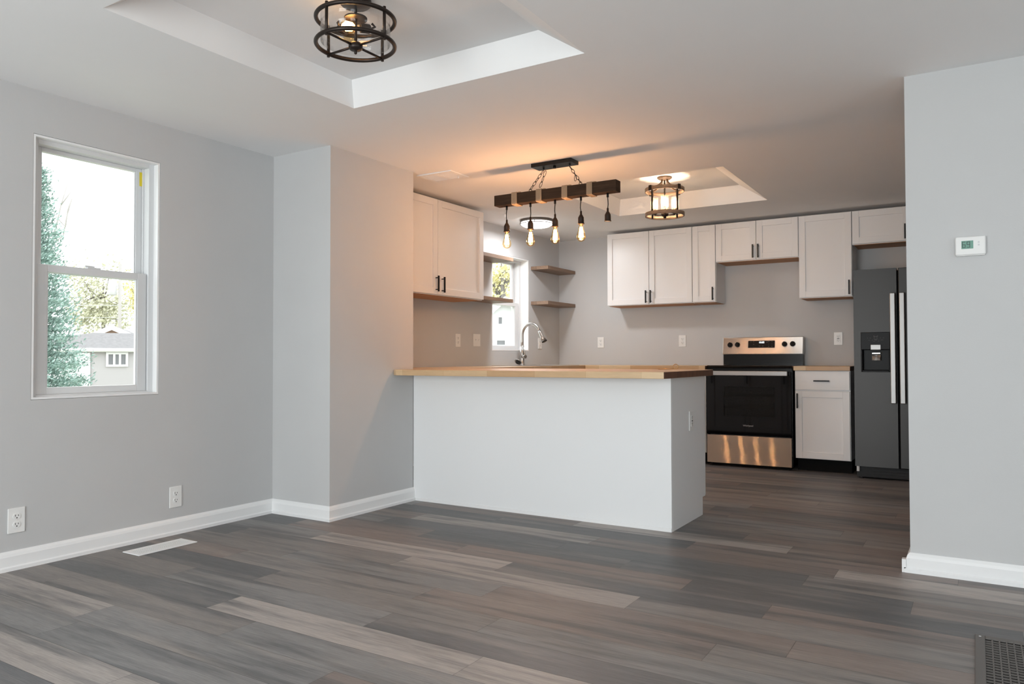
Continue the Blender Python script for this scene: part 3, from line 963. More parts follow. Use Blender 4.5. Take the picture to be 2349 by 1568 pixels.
    for kx, kz in ((-2.0592, 1.1161), (-1.9866, 1.1174), (-1.5436, 1.1187), (-1.4706, 1.1200)):
        mt = Matrix.Rotation(PI / 2 - 0.168, 4, 'X')
        c = (kx, py(kz), kz)
        b = MB().lathe([(0.0245, 0.0005), (0.0245, 0.010), (0.022, 0.014), (0.021, 0.016)], c, 24, mt.to_3x3().to_4x4())
        n = mt.to_3x3() @ Vector((0, 0, 1)); u = mt.to_3x3() @ Vector((0, 1, 0)); C = Vector(c)
        rt = Vector((1, 0, 0))
        p = []
        for dn in (0.014, 0.030):
            for (a, q) in ((-0.0055, -0.021), (0.0055, -0.021), (0.0055, 0.021), (-0.0055, 0.021)):
                p.append(C + n * dn + rt * a + u * q)
        b.hexa(p).build('knob', 'plastic_k', g)
stove()

# ------------------------------------------------------------------ refrigerator
def fridge():
    x0, xs, xs2, x1 = -0.8554, -0.537, -0.524, 0.057
    yf, yb = 6.7347, 7.45
    t = thing('refrigerator', 'side-by-side stainless refrigerator with a black dispenser', 'refrigerator', ((x0 + x1) / 2, (yf + yb) / 2, 0))
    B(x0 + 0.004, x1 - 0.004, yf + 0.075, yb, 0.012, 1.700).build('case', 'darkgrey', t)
    # left door with a hole for the dispenser
    dx0, dx1, dz0, dz1 = -0.8025, -0.5875, 0.873, 1.197
    b = MB()
    ya, yc = yf, yf + 0.070
    b.box(x0, dx0, ya, yc, 0.102, 1.7117); b.box(dx1, xs, ya, yc, 0.102, 1.7117)
    b.box(dx0, dx1, ya, yc, 0.102, dz0); b.box(dx0, dx1, ya, yc, dz1, 1.7117)
    bmesh.ops.remove_doubles(b.bm, verts=b.bm.verts, dist=1e-5)
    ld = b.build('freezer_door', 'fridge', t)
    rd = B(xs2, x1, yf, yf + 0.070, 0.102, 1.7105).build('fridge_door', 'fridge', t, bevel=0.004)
    for door, ha, hb in ((ld, -0.5835, -0.5445), (rd, -0.5165, -0.4775)):
        b = MB()
        b.box(ha, hb, yf - 0.052, yf - 0.034, 0.622, 1.508)
        b.box(ha + 0.006, hb - 0.006, yf - 0.034, yf - 0.0005, 0.632, 0.672); b.box(ha + 0.006, hb - 0.006, yf - 0.034, yf - 0.0005, 1.458, 1.498)
        b.build('handle', 'handle', door, bevel=0.005)
    # dispenser
    g = 0.0006
    ax0, ax1 = dx0 + g, dx1 - g
    b = MB()
    b.box(ax0, ax1, yf - 0.003, yf + 0.060, 1.055, dz1 - g)
    b.box(ax0, ax0 + 0.010, yf - 0.003, yf + 0.064, dz0 + g, 1.055); b.box(ax1 - 0.010, ax1, yf - 0.003, yf + 0.064, dz0 + g, 1.055)
    b.box(ax0 + 0.010, ax1 - 0.010, yf - 0.003, yf + 0.064, dz0 + g, dz0 + 0.014)
    b.box(ax0 + 0.010, ax1 - 0.010, yf + 0.058, yf + 0.064, dz0 + 0.014, 1.055)
    b.build('dispenser', 'plastic_k', ld, bevel=0.003)
    cx = -0.692
    B(cx - 0.038, cx + 0.038, yf - 0.014, yf - 0.0035, 1.053, 1.096).build('ice_chute', 'handle', ld, bevel=0.003)
    b = MB()
    b.hexa([(cx - 0.030, yf + 0.010, 0.968), (cx + 0.030, yf + 0.010, 0.968), (cx + 0.030, yf + 0.016, 0.968), (cx - 0.030, yf + 0.016, 0.968),
            (cx - 0.032, yf + 0.030, 1.012), (cx + 0.032, yf + 0.030, 1.012), (cx + 0.032, yf + 0.036, 1.012), (cx - 0.032, yf + 0.036, 1.012)])
    b.box(cx - 0.030, cx + 0.030, yf + 0.018, yf + 0.024, 1.020, 1.030)
    b.build('paddle', 'steel', ld)
    b = MB()
    for (a, c, z0, z1) in ((-0.012, -0.010, 1.140, 1.168), (0.010, 0.012, 1.140, 1.168), (-0.012, 0.012, 1.138, 1.141), (-0.010, 0.010, 1.158, 1.161), (-0.018, -0.012, 1.164, 1.167), (0.012, 0.018, 1.164, 1.167)):
        b.box(cx + a, cx + c, yf - 0.0038, yf - 0.0031, z0, z1)
    for a, z, w in ((-0.060, 1.150, 0.008), (-0.040, 1.150, 0.012), (0.036, 1.150, 0.008), (0.056, 1.150, 0.012), (-0.048, 1.132, 0.014), (-0.024, 1.132, 0.010), (0.0, 1.132, 0.016), (0.022, 1.132, 0.008), (0.046, 1.133, 0.022), (-0.012, 1.122, 0.016), (0.022, 1.122, 0.010)):
        b.box(cx + a - w / 2, cx + a + w / 2, yf - 0.0038, yf - 0.0031, z - 0.001, z + 0.001)
    b.build('dispenser_marks', 'faintmark', ld)
    b = MB()
    b.box(x0 + 0.012, x1 - 0.012, yf + 0.045, yf + 0.074, 0.012, 0.094)
    for k in range(3):
        b.box(x0 + 0.13, x1 - 0.02, yf + 0.038, yf + 0.0448, 0.024 + k * 0.024, 0.036 + k * 0.024)
    b.build('toe_grille', 'darkgrey', t)
    for xx in (x0 + 0.04, x1 - 0.04):
        for yy in (yf + 0.055, yb - 0.06):
            MB().cyl((xx, yy, 0.0), (xx, yy, 0.0115), 0.016, n=12).build('foot', 'darkgrey', t)
    B(x0 + 0.010, x0 + 0.030, yf + 0.006, yf + 0.044, 0.060, 0.1015).build('hinge', 'galv', t)
fridge()

# ------------------------------------------------------------------ outlets, switch plate, thermostat
def outlet_proto(decora=False):
    t = thing('wall_outlet', 'x', 'outlet')
    B(-0.0375, 0.0375, -0.006, -0.0002, -0.059, 0.059).build('cover_plate', 'plate', t, bevel=0.002)
    if decora:
        b = B(-0.017, 0.017, -0.0085, -0.0061, -0.034, 0.034)
        rec = b.build('receptacle', 'plate', t, bevel=0.001)
        b = MB()
        for zz in (0.019, -0.019):
            b.box(-0.008, -0.0055, -0.0090, -0.0084, zz, zz + 0.008); b.box(0.0055, 0.008, -0.0090, -0.0084, zz, zz + 0.008)
            b.cyl((0, -0.0090, zz - 0.006), (0, -0.0084, zz - 0.006), 0.0025, n=8)
        b.box(-0.010, 0.010, -0.0090, -0.0084, -0.0035, -0.0005); b.box(-0.010, 0.010, -0.0090, -0.0084, 0.0005, 0.0035)
        b.build('slots', 'slot', rec)
    else:
        for zz in (0.0195, -0.0195):
            b = MB()
            pts = []
            for k in range(20):
                a = 2 * PI * k / 20
                pts.append((0.0172 * math.cos(a), max(-0.0135, min(0.0135, 0.0172 * math.sin(a)))))
            lo = [b.bm.verts.new((x, -0.0061, z + zz)) for x, z in pts]
            hi = [b.bm.verts.new((x * 0.96, -0.0085, z * 0.96 + zz)) for x, z in pts]
            b.face(lo[::-1]); b.face(hi)
            for k in range(20):
                b.face([lo[k], lo[(k + 1) % 20], hi[(k + 1) % 20], hi[k]])
            rec = b.build('receptacle', 'plate', t)
            b = MB()
            b.box(-0.0075, -0.0052, -0.0090, -0.0084, zz - 0.001, zz + 0.008); b.box(0.0052, 0.0075, -0.0090, -0.0084, zz + 0.0, zz + 0.007)
            b.cyl((0, -0.0090, zz - 0.0075), (0, -0.0084, zz - 0.0075), 0.003, n=8)
            b.build('slots', 'slot', rec)
        MB().cyl((0, -0.0075, 0), (0, -0.0061, 0), 0.0028, n=10).build('screw', 'plate', t)
    return t
OP, OD = outlet_proto(), outlet_proto(True)
used = {id(OP): False, id(OD): False}
def outlet(proto, loc, rz, label, group):
    o = proto if not used[id(proto)] else copy_tree(proto)
    used[id(proto)] = True
    o.location, o.rotation_euler = loc, (0, 0, rz)
    o['label'], o['group'] = label, group
LWALL, BWALL = PI / 2, 0.0
g1, g2 = 'low outlets on the dining room left wall', 'kitchen outlets'
outlet(OP, (XL, 1.798, 0.231), LWALL, 'white duplex outlet low on the left wall at the photo edge, left of the window', g1)
outlet(OP, (XL, 2.630, 0.210), LWALL, 'white duplex outlet low on the left wall right of the window', g1)
outlet(OP, (-3.494, YB, 1.161), BWALL, 'white duplex outlet on the back wall nearest the corner shelves', g2)
outlet(OP, (-2.572, YB, 1.165), BWALL, 'white duplex outlet on the back wall just left of the range', g2)
outlet(OP, (XK, 5.538, 1.156), LWALL, 'white duplex outlet on the left wall below the big wall cabinet', g2)
outlet(OP, (XK, 7.045, 1.150), LWALL, 'white outlet in the kitchen corner behind the faucet spray head', g2)
outlet(OD, (-1.083, YB, 1.166), BWALL, 'white square-faced outlet on the back wall between range and refrigerator', g2)
outlet(OD, (XP, 4.470, 0.609), LWALL, 'white square-faced outlet on the end panel of the peninsula', g2)
def switch_plate():
    t = thing('switch_plate', 'white double switch plate on the left wall beside the sink window', 'switch')
    B(-0.058, 0.058, -0.006, -0.0002, -0.058, 0.058).build('cover_plate', 'plate', t, bevel=0.002)
    for xx in (-0.023, 0.023):
        b = B(xx - 0.005, xx + 0.005, -0.0075, -0.0061, -0.012, 0.012)
        b.hexa([(xx - 0.004, -0.0076, -0.004), (xx + 0.004, -0.0076, -0.004), (xx + 0.004, -0.0076, 0.004), (xx - 0.004, -0.0076, 0.004),
                (xx - 0.0035, -0.018, 0.004), (xx + 0.0035, -0.018, 0.004), (xx + 0.0035, -0.018, 0.010), (xx - 0.0035, -0.018, 0.010)])
        b.build('toggle', 'plate', t)
    t.location, t.rotation_euler = (XK, 5.84, 1.163), (0, 0, LWALL)
switch_plate()
def thermostat():
    xa, xb, za, zb_ = -0.0738, 0.0433, 1.450, 1.533
    t = thing('thermostat', 'white digital thermostat reading 69 on the right wall', 'thermostat', ((xa + xb) / 2, YR, za))
    B(xa, xb, YR - 0.026, YR - 0.0004, za, zb_).build('housing', 'plate', t, bevel=0.006, seg=3)
    B(xa + 0.004, xb - 0.004, YR - 0.020, YR - 0.0005, za - 0.002, za + 0.004).build('base_edge', 'plate', t)
    x0, x1, z0, z1 = -0.0495, -0.0040, 1.478, 1.514
    y = YR - 0.0262
    s = B(x0, x1, y - 0.0006, y, z0, z1).build('screen', 'lcd', t)
    b = MB()
    segs = {'6': 'afgedc', '9': 'abcdfg'}
    w, h, th = 0.0125, 0.0265, 0.0021
    yy0, yy1 = y - 0.0013, y - 0.00065
    for ch, ox in (('6', x0 + 0.0030), ('9', x0 + 0.0205)):
        oz = z0 + 0.0055
        S = {'a': (0, w, h - th, h), 'd': (0, w, 0, th), 'g': (0, w, h / 2 - th / 2, h / 2 + th / 2), 'f': (0, th, h / 2, h), 'e': (0, th, 0, h / 2), 'b': (w - th, w, h / 2, h), 'c': (w - th, w, 0, h / 2)}
        for k in segs[ch]:
            a, c, p, q = S[k]
            b.box(ox + a, ox + c, yy0, yy1, oz + p, oz + q)
    b.build('digits', 'lcd_dark', s)
    for zz in (1.505, 1.493):
        MB().cyl((0.0165, YR - 0.0275, zz), (0.0165, YR - 0.0255, zz), 0.0038, n=14).build('button', 'galv', t)
thermostat()

# ------------------------------------------------------------------ registers and grilles
def floor_register():
    x0, x1, y0, y1 = -3.742, -3.598, 2.236, 2.571
    t = thing('floor_register', 'white slotted floor register near the left baseboard', 'register', ((x0 + x1) / 2, (y0 + y1) / 2, 0))
    b = MB()
    m = 0.030
    z0, z1 = 0.0003, 0.0055
    b.box(x0, x0 + m, y0, y1, z0, z1); b.box(x1 - m, x1, y0, y1, z0, z1)
    b.box(x0 + m, x1 - m, y0, y0 + m, z0, z1); b.box(x0 + m, x1 - m, y1 - m, y1, z0, z1)
    b.build('frame', 'trim', t, bevel=0.0025)
    n = 24
    b = MB()
    p = (y1 - y0 - 2 * m) / n
    for k in range(n):
        b.box(x0 + m, x1 - m, y0 + m + p * k + p * 0.18, y0 + m + p * k + p * 0.82, z0 + 0.001, z1 - 0.0006)
    b.box((x0 + x1) / 2 - 0.002, (x0 + x1) / 2 + 0.002, y0 + m, y1 - m, z0 + 0.001, z1 - 0.0004)
    b.build('slats', 'trim', t)
    B(x0 + m - 0.002, x1 - m + 0.002, y0 + m - 0.002, y1 - m + 0.002, 0.0001, 0.0009).build('damper', 'duct', t)
floor_register()
def return_grille():
    x0, x1, y0, y1 = -0.016, 0.80, 2.25, 3.163
    t = thing('return_grille', 'brown-grey floor return air grille at the bottom right edge', 'grille', ((x0 + x1) / 2, (y0 + y1) / 2, 0))
    b = MB()
    m = 0.030
    z0, z1 = 0.0003, 0.007
    b.box(x0, x0 + m, y0, y1, z0, z1); b.box(x1 - m, x1, y0, y1, z0, z1)
    b.box(x0 + m, x1 - m, y0, y0 + m, z0, z1); b.box(x0 + m, x1 - m, y1 - m, y1, z0, z1)
    b.build('frame', 'grille', t, bevel=0.0025)
    b = MB()
    n = 36
    px, py = (x1 - x0 - 2 * m) / n, (y1 - y0 - 2 * m) / n
    for k in range(1, n):
        b.box(x0 + m + px * k - 0.0022, x0 + m + px * k + 0.0022, y0 + m, y1 - m, 0.0012, 0.0055)
        b.box(x0 + m, x1 - m, y0 + m + py * k - 0.0022, y0 + m + py * k + 0.0022, 0.0012, 0.0060)
    b.build('lattice', 'grille', t)
    B(x0 + m - 0.002, x1 - m + 0.002, y0 + m - 0.002, y1 - m + 0.002, 0.0001, 0.0011).build('duct_opening', 'duct', t)
    for yy in (y0 + 0.2, y1 - 0.02):
        MB().cyl((x0 + 0.015, yy, z1 - 0.001), (x0 + 0.015, yy, z1 + 0.001), 0.004, n=10).build('screw', 'galv', t)
return_grille()
def ceiling_register():
    x0, x1, y0, y1 = -3.412, -3.105, 4.208, 4.432
    t = thing('ceiling_register', 'white rectangular ceiling register above the big left cabinet', 'register', ((x0 + x1) / 2, (y0 + y1) / 2, H))
    b = MB()
    m = 0.035
    z0, z1 = H - 0.008, H - 0.0004
    b.box(x0, x0 + m, y0, y1, z0, z1); b.box(x1 - m, x1, y0, y1, z0, z1)
    b.box(x0 + m, x1 - m, y0, y0 + m, z0, z1); b.box(x0 + m, x1 - m, y1 - m, y1, z0, z1)
    xm = (x0 + x1) / 2
    b.box(xm - 0.012, xm + 0.012, y0 + m, y1 - m, z0, z1)
    b.build('frame', 'trim', t, bevel=0.002)
    for a, c in ((x0 + m, xm - 0.012), (xm + 0.012, x1 - m)):
        b = MB()
        n = 9
        p = (y1 - y0 - 2 * m) / n
        for k in range(n):
            yy = y0 + m + p * k
            b.hexa([(a, yy, z1 - 0.001), (c, yy, z1 - 0.001), (c, yy + 0.002, z1 - 0.001), (a, yy + 0.002, z1 - 0.001),
                    (a, yy + p * 0.8, z0 + 0.001), (c, yy + p * 0.8, z0 + 0.001), (c, yy + p * 0.8 + 0.002, z0 + 0.001), (a, yy + p * 0.8 + 0.002, z0 + 0.001)])
        b.build('louvers', 'trim', t)
    MB().tube([(x1 - m - 0.006, y1 - 0.075, z0), (x1 - m - 0.004, y1 - 0.078, z0 - 0.018)], 0.003, 8).build('damper_lever', 'trim', t)
ceiling_register()

# ------------------------------------------------------------------ lights
def lamp(name, loc, energy, color=WARM, r=0.02, parent=None):
    l = bpy.data.lights.new(name, 'POINT')
    l.energy, l.color, l.shadow_soft_size = energy, color, r
    o = bpy.data.objects.new(name, l)
    COL.objects.link(o)
    if parent is not None:
        o.parent = parent
        o.location = Vector(loc) - Vector(root_of(parent).location)
    else:
        o.location = loc
    return o
def st_bulb(c, top, bot, parent, rmax=0.0315):             # pear-shaped filament bulb hanging from z=top to z=bot
    L = top - bot
    prof = [(0.0125, 0), (0.013, -0.10 * L), (0.017, -0.25 * L), (0.0235, -0.45 * L), (0.0295, -0.62 * L), (rmax, -0.74 * L), (0.029, -0.85 * L), (0.021, -0.94 * L), (0.010, -0.985 * L), (0.003, -L)]
    b = MB()
    rings = []
    b.lathe(prof, (c[0], c[1], top), 20)
    o = b.build('bulb', 'bulbglass', parent)
    return o
def chandelier():
    cx, cy = -2.3988, 4.4245
    t = thing('beam_chandelier', 'dark wood beam chandelier with rope wraps and hanging bulbs', 'chandelier', (cx, cy, H))
    B(-2.551, -2.2465, 4.368, 4.481, H - 0.026, H - 0.0004).build('canopy', 'black', t, bevel=0.002)
    b = MB()
    b.cyl((cx, cy, H - 0.040), (cx, cy, H - 0.0262), 0.010, n=12)
    b.build('canopy_nut', 'black', t)
    z0, z1 = 2.0577, 2.1319
    y0, y1 = 4.388, 4.461
    B(-2.8622, -1.9354, y0, y1, z0, z1).build('beam', 'beam', t, bevel=0.003)
    # rope wraps
    for xa, xb in ((-2.7175, -2.6734), (-2.5228, -2.4787), (-2.3259, -2.2835), (-2.1431, -2.1024)):
        b = MB()
        n = 6
        rr = (xb - xa) / n / 2
        for k in range(n):
            x = xa + rr + 2 * rr * k
            a0, a1, c0, c1 = y0 - rr, y1 + rr, z0 - rr, z1 + rr
            q = 0.004
            pts = [(x, a0 + q, c0), (x, a1 - q, c0), (x, a1, c0 + q), (x, a1, c1 - q), (x, a1 - q, c1), (x, a0 + q, c1), (x, a0, c1 - q), (x, a0, c0 + q)]
            b.tube(pts, rr * 0.95, 8, True)
        b.tube([(xb, cy - 0.02, z1 + 0.006), (xb + 0.012, cy - 0.022, z1 + 0.005), (xb + 0.022, cy - 0.022, z1 + 0.003)], rr, 6)
        b.build('rope_wrap', 'rope', t)
    # chains
    def link(b, p, q, flip, r=0.0019, wd=0.0085):
        p, q = Vector(p), Vector(q)
        d = q - p
        L = d.length / 2
        d.normalize()
        u = Vector((0, 1, 0)) if not flip else d.cross(Vector((0, 1, 0))).normalized()
        c = (p + q) / 2
        pts = []
        for k in range(16):
            a = 2 * PI * k / 16
            pts.append(c + d * (L + 0.003) * math.cos(a) + u * wd * math.sin(a))
        b.tube(pts, r, 6, True)
    for s, (ax, az), (bx, bz) in ((0, (-2.4835, 2.268), (-2.5877, 2.150)), (1, (-2.2839, 2.268), (-2.2045, 2.150))):
        b = MB()
        A, Bp = Vector((ax, cy, az)), Vector((bx, cy, bz))
        n = 5
        for k in range(n):
            link(b, A.lerp(Bp, k / n), A.lerp(Bp, (k + 1) / n), k % 2 == 1)
        b.cyl((ax, cy, H - 0.0262), (ax, cy, az + 0.006), 0.006, n=10)
        b.torus((bx, cy, z1 + 0.012), 0.010, 0.0022, 16, 6, Matrix.Rotation(PI / 2, 3, 'X'))
        b.cyl((bx, cy, z1 - 0.002), (bx, cy, z1 + 0.004), 0.005, n=8)
        # slack end of the chain hanging beside it
        if s == 0:
            P = [A, A + Vector((-0.018, 0.004, -0.035)), A + Vector((-0.034, 0.006, -0.07)), A + Vector((-0.050, 0.006, -0.104))]
            P = [p + Vector((0.012, 0.008, -0.004)) for p in P]
        else:
            M2 = A.lerp(Bp, 0.55)
            P = [M2, M2 + Vector((-0.006, 0.006, -0.034))]
        for k in range(len(P) - 1):
            link(b, P[k], P[k + 1], k % 2 == 0)
        b.build('chain', 'black', t)
    # five pendants, the last one without a bulb
    for i, x in enumerate((-2.780, -2.588, -2.396, -2.202, -2.010)):
        b = MB().cyl((x, cy, z0 - 0.028), (x, cy, z0 - 0.0003), 0.0075, n=12)
        pe = b.build('pendant', 'black', t)
        wob = (0.003, -0.002, 0.002, 0.003, -0.002)[i]
        MB().tube([(x, cy, z0 - 0.027), (x - wob, cy, z0 - 0.05), (x - wob * 1.5, cy, z0 - 0.075), (x, cy, 1.957)], 0.0032, 8).build('cord', 'black', pe)
        prof = [(0.0065, 1.960), (0.0070, 1.938), (0.0100, 1.935), (0.0170, 1.922), (0.0205, 1.914), (0.0195, 1.908), (0.0208, 1.902), (0.0198, 1.897), (0.0208, 1.892), (0.0205, 1.882), (0.0225, 1.879), (0.0225, 1.874), (0.0190, 1.874), (0.0180, 1.892)]
        b = MB()
        b.lathe(prof, (x, cy, 0), 20)
        b.build('socket', 'bronze', pe)
        if i == 4:
            MB().lathe([(0.0175, 1.8745), (0.0175, 1.880), (0.014, 1.884)], (x, cy, 0), 18).build('empty_socket_contact', 'galv', pe)
            continue
        if i == 0:
            B(x - 0.014, x - 0.004, cy - 0.006, cy - 0.0055, 1.978, 1.998).build('paper_tag', 'paper', pe)
        st_bulb((x, cy), 1.8738, 1.7590, pe)
        b = MB()
        for k in range(6):
            a = 2 * PI * k / 6
            b.tube([(x + 0.006 * math.cos(a), cy + 0.006 * math.sin(a), 1.856), (x + 0.011 * math.cos(a + 0.2), cy + 0.011 * math.sin(a + 0.2), 1.82), (x + 0.014 * math.cos(a + 0.3), cy + 0.014 * math.sin(a + 0.3), 1.788)], 0.0036, 6)
        b.build('filament', 'filament', pe)
        lamp('pendant_light', (x, cy, 1.812), 7.2, WARM, 0.022, t)
chandelier()

def drum_light():
    cx, cy, top = -2.100, 2.205, LT['top']
    t = thing('drum_ceiling_light', 'black caged clear glass drum light in the dining tray ceiling', 'ceiling light', (cx, cy, top))
    R = 0.163 - 0.008
    zt, zb_ = 2.352, 2.250
    MB().lathe([(0.062, -0.0004), (0.062, -0.018), (0.055, -0.024), (0.010, -0.026)], (cx, cy, top), 28).build('canopy', 'bronze', t)
    MB().cyl((cx, cy, zb_ - 0.012), (cx, cy, top - 0.0265), 0.006, n=12).build('stem', 'bronze', t)
    MB().torus((cx, cy, zt), R, 0.0085, 56, 10).build('top_ring', 'bronze', t)
    MB().torus((cx, cy, zb_), R, 0.0085, 56, 10).build('bottom_ring', 'bronze', t)
    va = math.atan2(-cy, -cx)
    for k in range(4):
        a = va + PI / 4 + k * PI / 2
        x, y = cx + R * math.cos(a), cy + R * math.sin(a)
        b = MB().cyl((x, y, zb_ - 0.014), (x, y, zt + 0.014), 0.0062, n=10)
        b.build('post', 'bronze', t)
        MB().cyl((x, y, zb_ - 0.004), (cx + 0.02 * math.cos(a), cy + 0.02 * math.sin(a), zb_ - 0.004), 0.0050, n=8).build('cross_arm', 'bronze', t)
    MB().lathe([(0.013, 0.016), (0.024, 0.010), (0.028, 0.004), (0.028, -0.010), (0.022, -0.016), (0.006, -0.018), (0.006, -0.030), (0.003, -0.033)], (cx, cy, zb_ - 0.004), 24).build('hub', 'bronze', t)
    MB().lathe([(0.046, 0), (0.046, 0.006), (0.02, 0.012)], (cx, cy, zt + 0.002), 28).build('lamp_plate', 'bronze', t)
    b = MB()
    b.lathe([(0.138, zb_ + 0.010), (0.138, zt + 0.010), (0.1355, zt + 0.010), (0.1355, zb_ + 0.010)], (cx, cy, 0), 56, None, True)
    b.build('glass_shade', 'lampglass', t)
    # two sockets, bulbs lying flat
    rt = Vector((-math.sin(va), math.cos(va), 0))          # sideways as seen from the room
    fw = Vector((math.cos(va), math.sin(va), 0))
    rt = -rt if rt.x < 0 else rt
    for s, lit in ((1, True), (-1, False)):
        base = Vector((cx, cy, zt - 0.024)) + rt * (0.058 * s) - fw * (0.02 * s)
        d = (-rt * s + fw * 0.25 * s + Vector((0, 0, -0.06))).normalized()
        if s == -1:
            base = Vector((cx, cy, zt - 0.024)) - rt * 0.062 - fw * 0.030
            d = (rt * 0.45 - fw * 0.9).normalized()
        MB().tube([base, base + d * 0.004, base + d * 0.040], [0.015, 0.0185, 0.0185], 16).build('socket', 'bronze', t)
        MB().tube([base, base - d * 0.02 + Vector((0, 0, 0.012)), Vector((base.x, base.y, zt)) - d * 0.006], 0.005, 8).build('socket_arm', 'bronze', t)
        o = base + d * 0.041
        b = MB().tube([o, o + d * 0.015, o + d * 0.035, o + d * 0.055, o + d * 0.072, o + d * 0.082], [0.012, 0.015, 0.026, 0.030, 0.022, 0.006], 18)
        bu = b.build('bulb', 'bulbglass', t)
        q = o + d * 0.045
        if not lit:
            continue
        b = MB()
        b.tube([q - d * 0.028, q - d * 0.012, q + d * 0.014, q + d * 0.030], [0.004, 0.017, 0.020, 0.005], 12)
        b.build('filament', 'bulb', bu)
        lamp('drum_bulb_light', q, 4.2, WARM, 0.02, t)
drum_light()

def lantern():
    cx, cy, top = -2.122, 5.775, KT['top']
    t = thing('lantern_ceiling_light', 'round wood-toned lantern light with glass cylinders in the kitchen tray', 'ceiling light', (cx, cy, top))
    va = math.atan2(-cy, -cx)
    MB().lathe([(0.060, -0.0004), (0.060, -0.008), (0.054, -0.013), (0.040, -0.022), (0.010, -0.024)], (cx, cy, top), 28).build('canopy', 'lantern_dark', t)
    R = 0.157
    zt, zl = 2.330, 2.133
    MB().band((cx, cy, zt), R, 0.010, 0.028, 56).build('top_ring', 'lantern_wood', t)
    MB().band((cx, cy, zl), R, 0.010, 0.028, 56).build('bottom_ring', 'lantern_wood', t)
    MB().cyl((cx, cy, zl + 0.004), (cx, cy, top - 0.0245), 0.006, n=12).build('stem', 'bronze', t)
    for k in range(4):
        a = va + PI / 4 + k * PI / 2
        d = Vector((math.cos(a), math.sin(a), 0))
        c = Vector((cx, cy, 0))
        # curved arm from canopy out to the ring
        pts = []
        for i in range(9):
            u = i / 8
            r = 0.028 + (R - 0.012 - 0.028) * (1 - math.cos(u * PI / 2)) ** 1.0
            z = top - 0.020 - (top - 0.020 - (zt + 0.030)) * math.sin(u * PI / 2)
            pts.append(c + d * r + Vector((0, 0, z)))
        MB().tube(pts, 0.0075, 8).build('curved_arm', 'lantern_dark', t)
        p = c + d * (R - 0.018)
        b = MB().cyl((p.x, p.y, zl + 0.002), (p.x, p.y, zt + 0.036), 0.0075, n=10)
        b.build('post', 'bronze', t)
        q = c + d * (R + 0.004)
        w = Vector((-d.y, d.x, 0))
        b = MB()
        for zz in (zt - 0.003,):
            P = []
            for z in (zt - 0.004, zt + 0.036):
                for (e, f) in ((-0.012, -0.004), (-0.012, 0.004), (0.012, 0.004), (0.012, -0.004)):
                    P.append(c + d * (R + 0.0045 + f) + w * e + Vector((0, 0, z)))
            b.hexa(P)
        b.build('bracket', 'bronze', t)
        # candle between the posts
        a2 = va + k * PI / 2
        d2 = Vector((math.cos(a2), math.sin(a2), 0))
        s = c + d2 * 0.082
        MB().cyl((s.x, s.y, zl + 0.012), (cx + d2.x * 0.02, cy + d2.y * 0.02, zl + 0.012), 0.0045, n=8).build('candle_arm', 'bronze', t)
        MB().lathe([(0.010, 0.004), (0.030, 0.016), (0.031, 0.026), (0.028, 0.026), (0.027, 0.020), (0.012, 0.020), (0.012, 0.052), (0.004, 0.053)], (s.x, s.y, zl + 0.012), 20).build('candle_cup', 'bronze', t)
        gl = MB()
        gl.lathe([(0.0275, zl + 0.0385), (0.0320, zl + 0.150), (0.0302, zl + 0.150), (0.0257, zl + 0.0385)], (s.x, s.y, 0), 24, None, True)
        g = gl.build('glass_cylinder', 'seeded', t)
        b = MB()
        b.lathe([(0.011, zl + 0.0655), (0.0125, zl + 0.072), (0.0165, zl + 0.088), (0.0150, zl + 0.104), (0.007, zl + 0.122), (0.002, zl + 0.131)], (s.x, s.y, 0), 16)
        b.build('bulb', 'bulb', t)
        lamp('lantern_bulb_light', (s.x, s.y, zl + 0.098), 11.5, (1.0, 0.76, 0.58), 0.02, t)
    MB().lathe([(0.012, 0.03), (0.026, 0.024), (0.030, 0.010), (0.024, -0.002), (0.012, -0.006), (0.012, -0.018), (0.004, -0.022)], (cx, cy, zl + 0.004), 24).build('hub', 'bronze', t)
lantern()

def flush_light():
    cx, cy = -3.555, 6.195
    t = thing('flush_ceiling_light', 'lit white flush ceiling light with a chrome band near the sink', 'ceiling light', (cx, cy, H))
    R = 0.160
    MB().lathe([(R, -0.0004), (R, -0.020), (R - 0.005, -0.0235), (0.05, -0.0235)], (cx, cy, H), 48).build('mounting_pan', 'nickel', t)
    prof = [(R - 0.010, -0.0240), (R - 0.008, -0.036), (R - 0.012, -0.046), (R - 0.035, -0.060), (R - 0.075, -0.069), (0.004, -0.072)]
    MB().lathe(prof, (cx, cy, H), 48).build('diffuser', 'diffuser', t)
    MB().band((cx, cy, H - 0.043), R - 0.001, 0.003, 0.006, 48).build('metal_band', 'nickel', t)
    b = MB()
    for k in range(4):
        a = 0.4 + k * PI / 2
        x, y = cx + (R - 0.001) * math.cos(a), cy + (R - 0.001) * math.sin(a)
        b.cyl((x, y, H - 0.042), (x, y, H - 0.018), 0.003, n=6)
    b.build('band_clips', 'nickel', t)
    l = bpy.data.lights.new('flush_lamp', 'AREA')
    l.shape, l.size, l.energy, l.color = 'DISK', 0.20, 14.5, (0.97, 0.98, 1.0)
    o = bpy.data.objects.new('flush_lamp', l)
    COL.objects.link(o)
    o.parent = t
    o.location = (0, 0, -0.0735)
flush_light()

# ------------------------------------------------------------------ outdoors
def at(px, py, D):                                        # a point D metres ahead of the camera, seen at photo pixel (px, py)
    x, y = px - 1174.5, py - 784
    d = _F * FPX + _X * x - _Y * y
    return Vector((0, 0, CZ)) + d * (D / FPX)
GZ = -0.95
B(-70, -0.0 + XL - 0.6, -30, 80, GZ - 0.1, GZ).build('ground', 'grass', kind='structure')

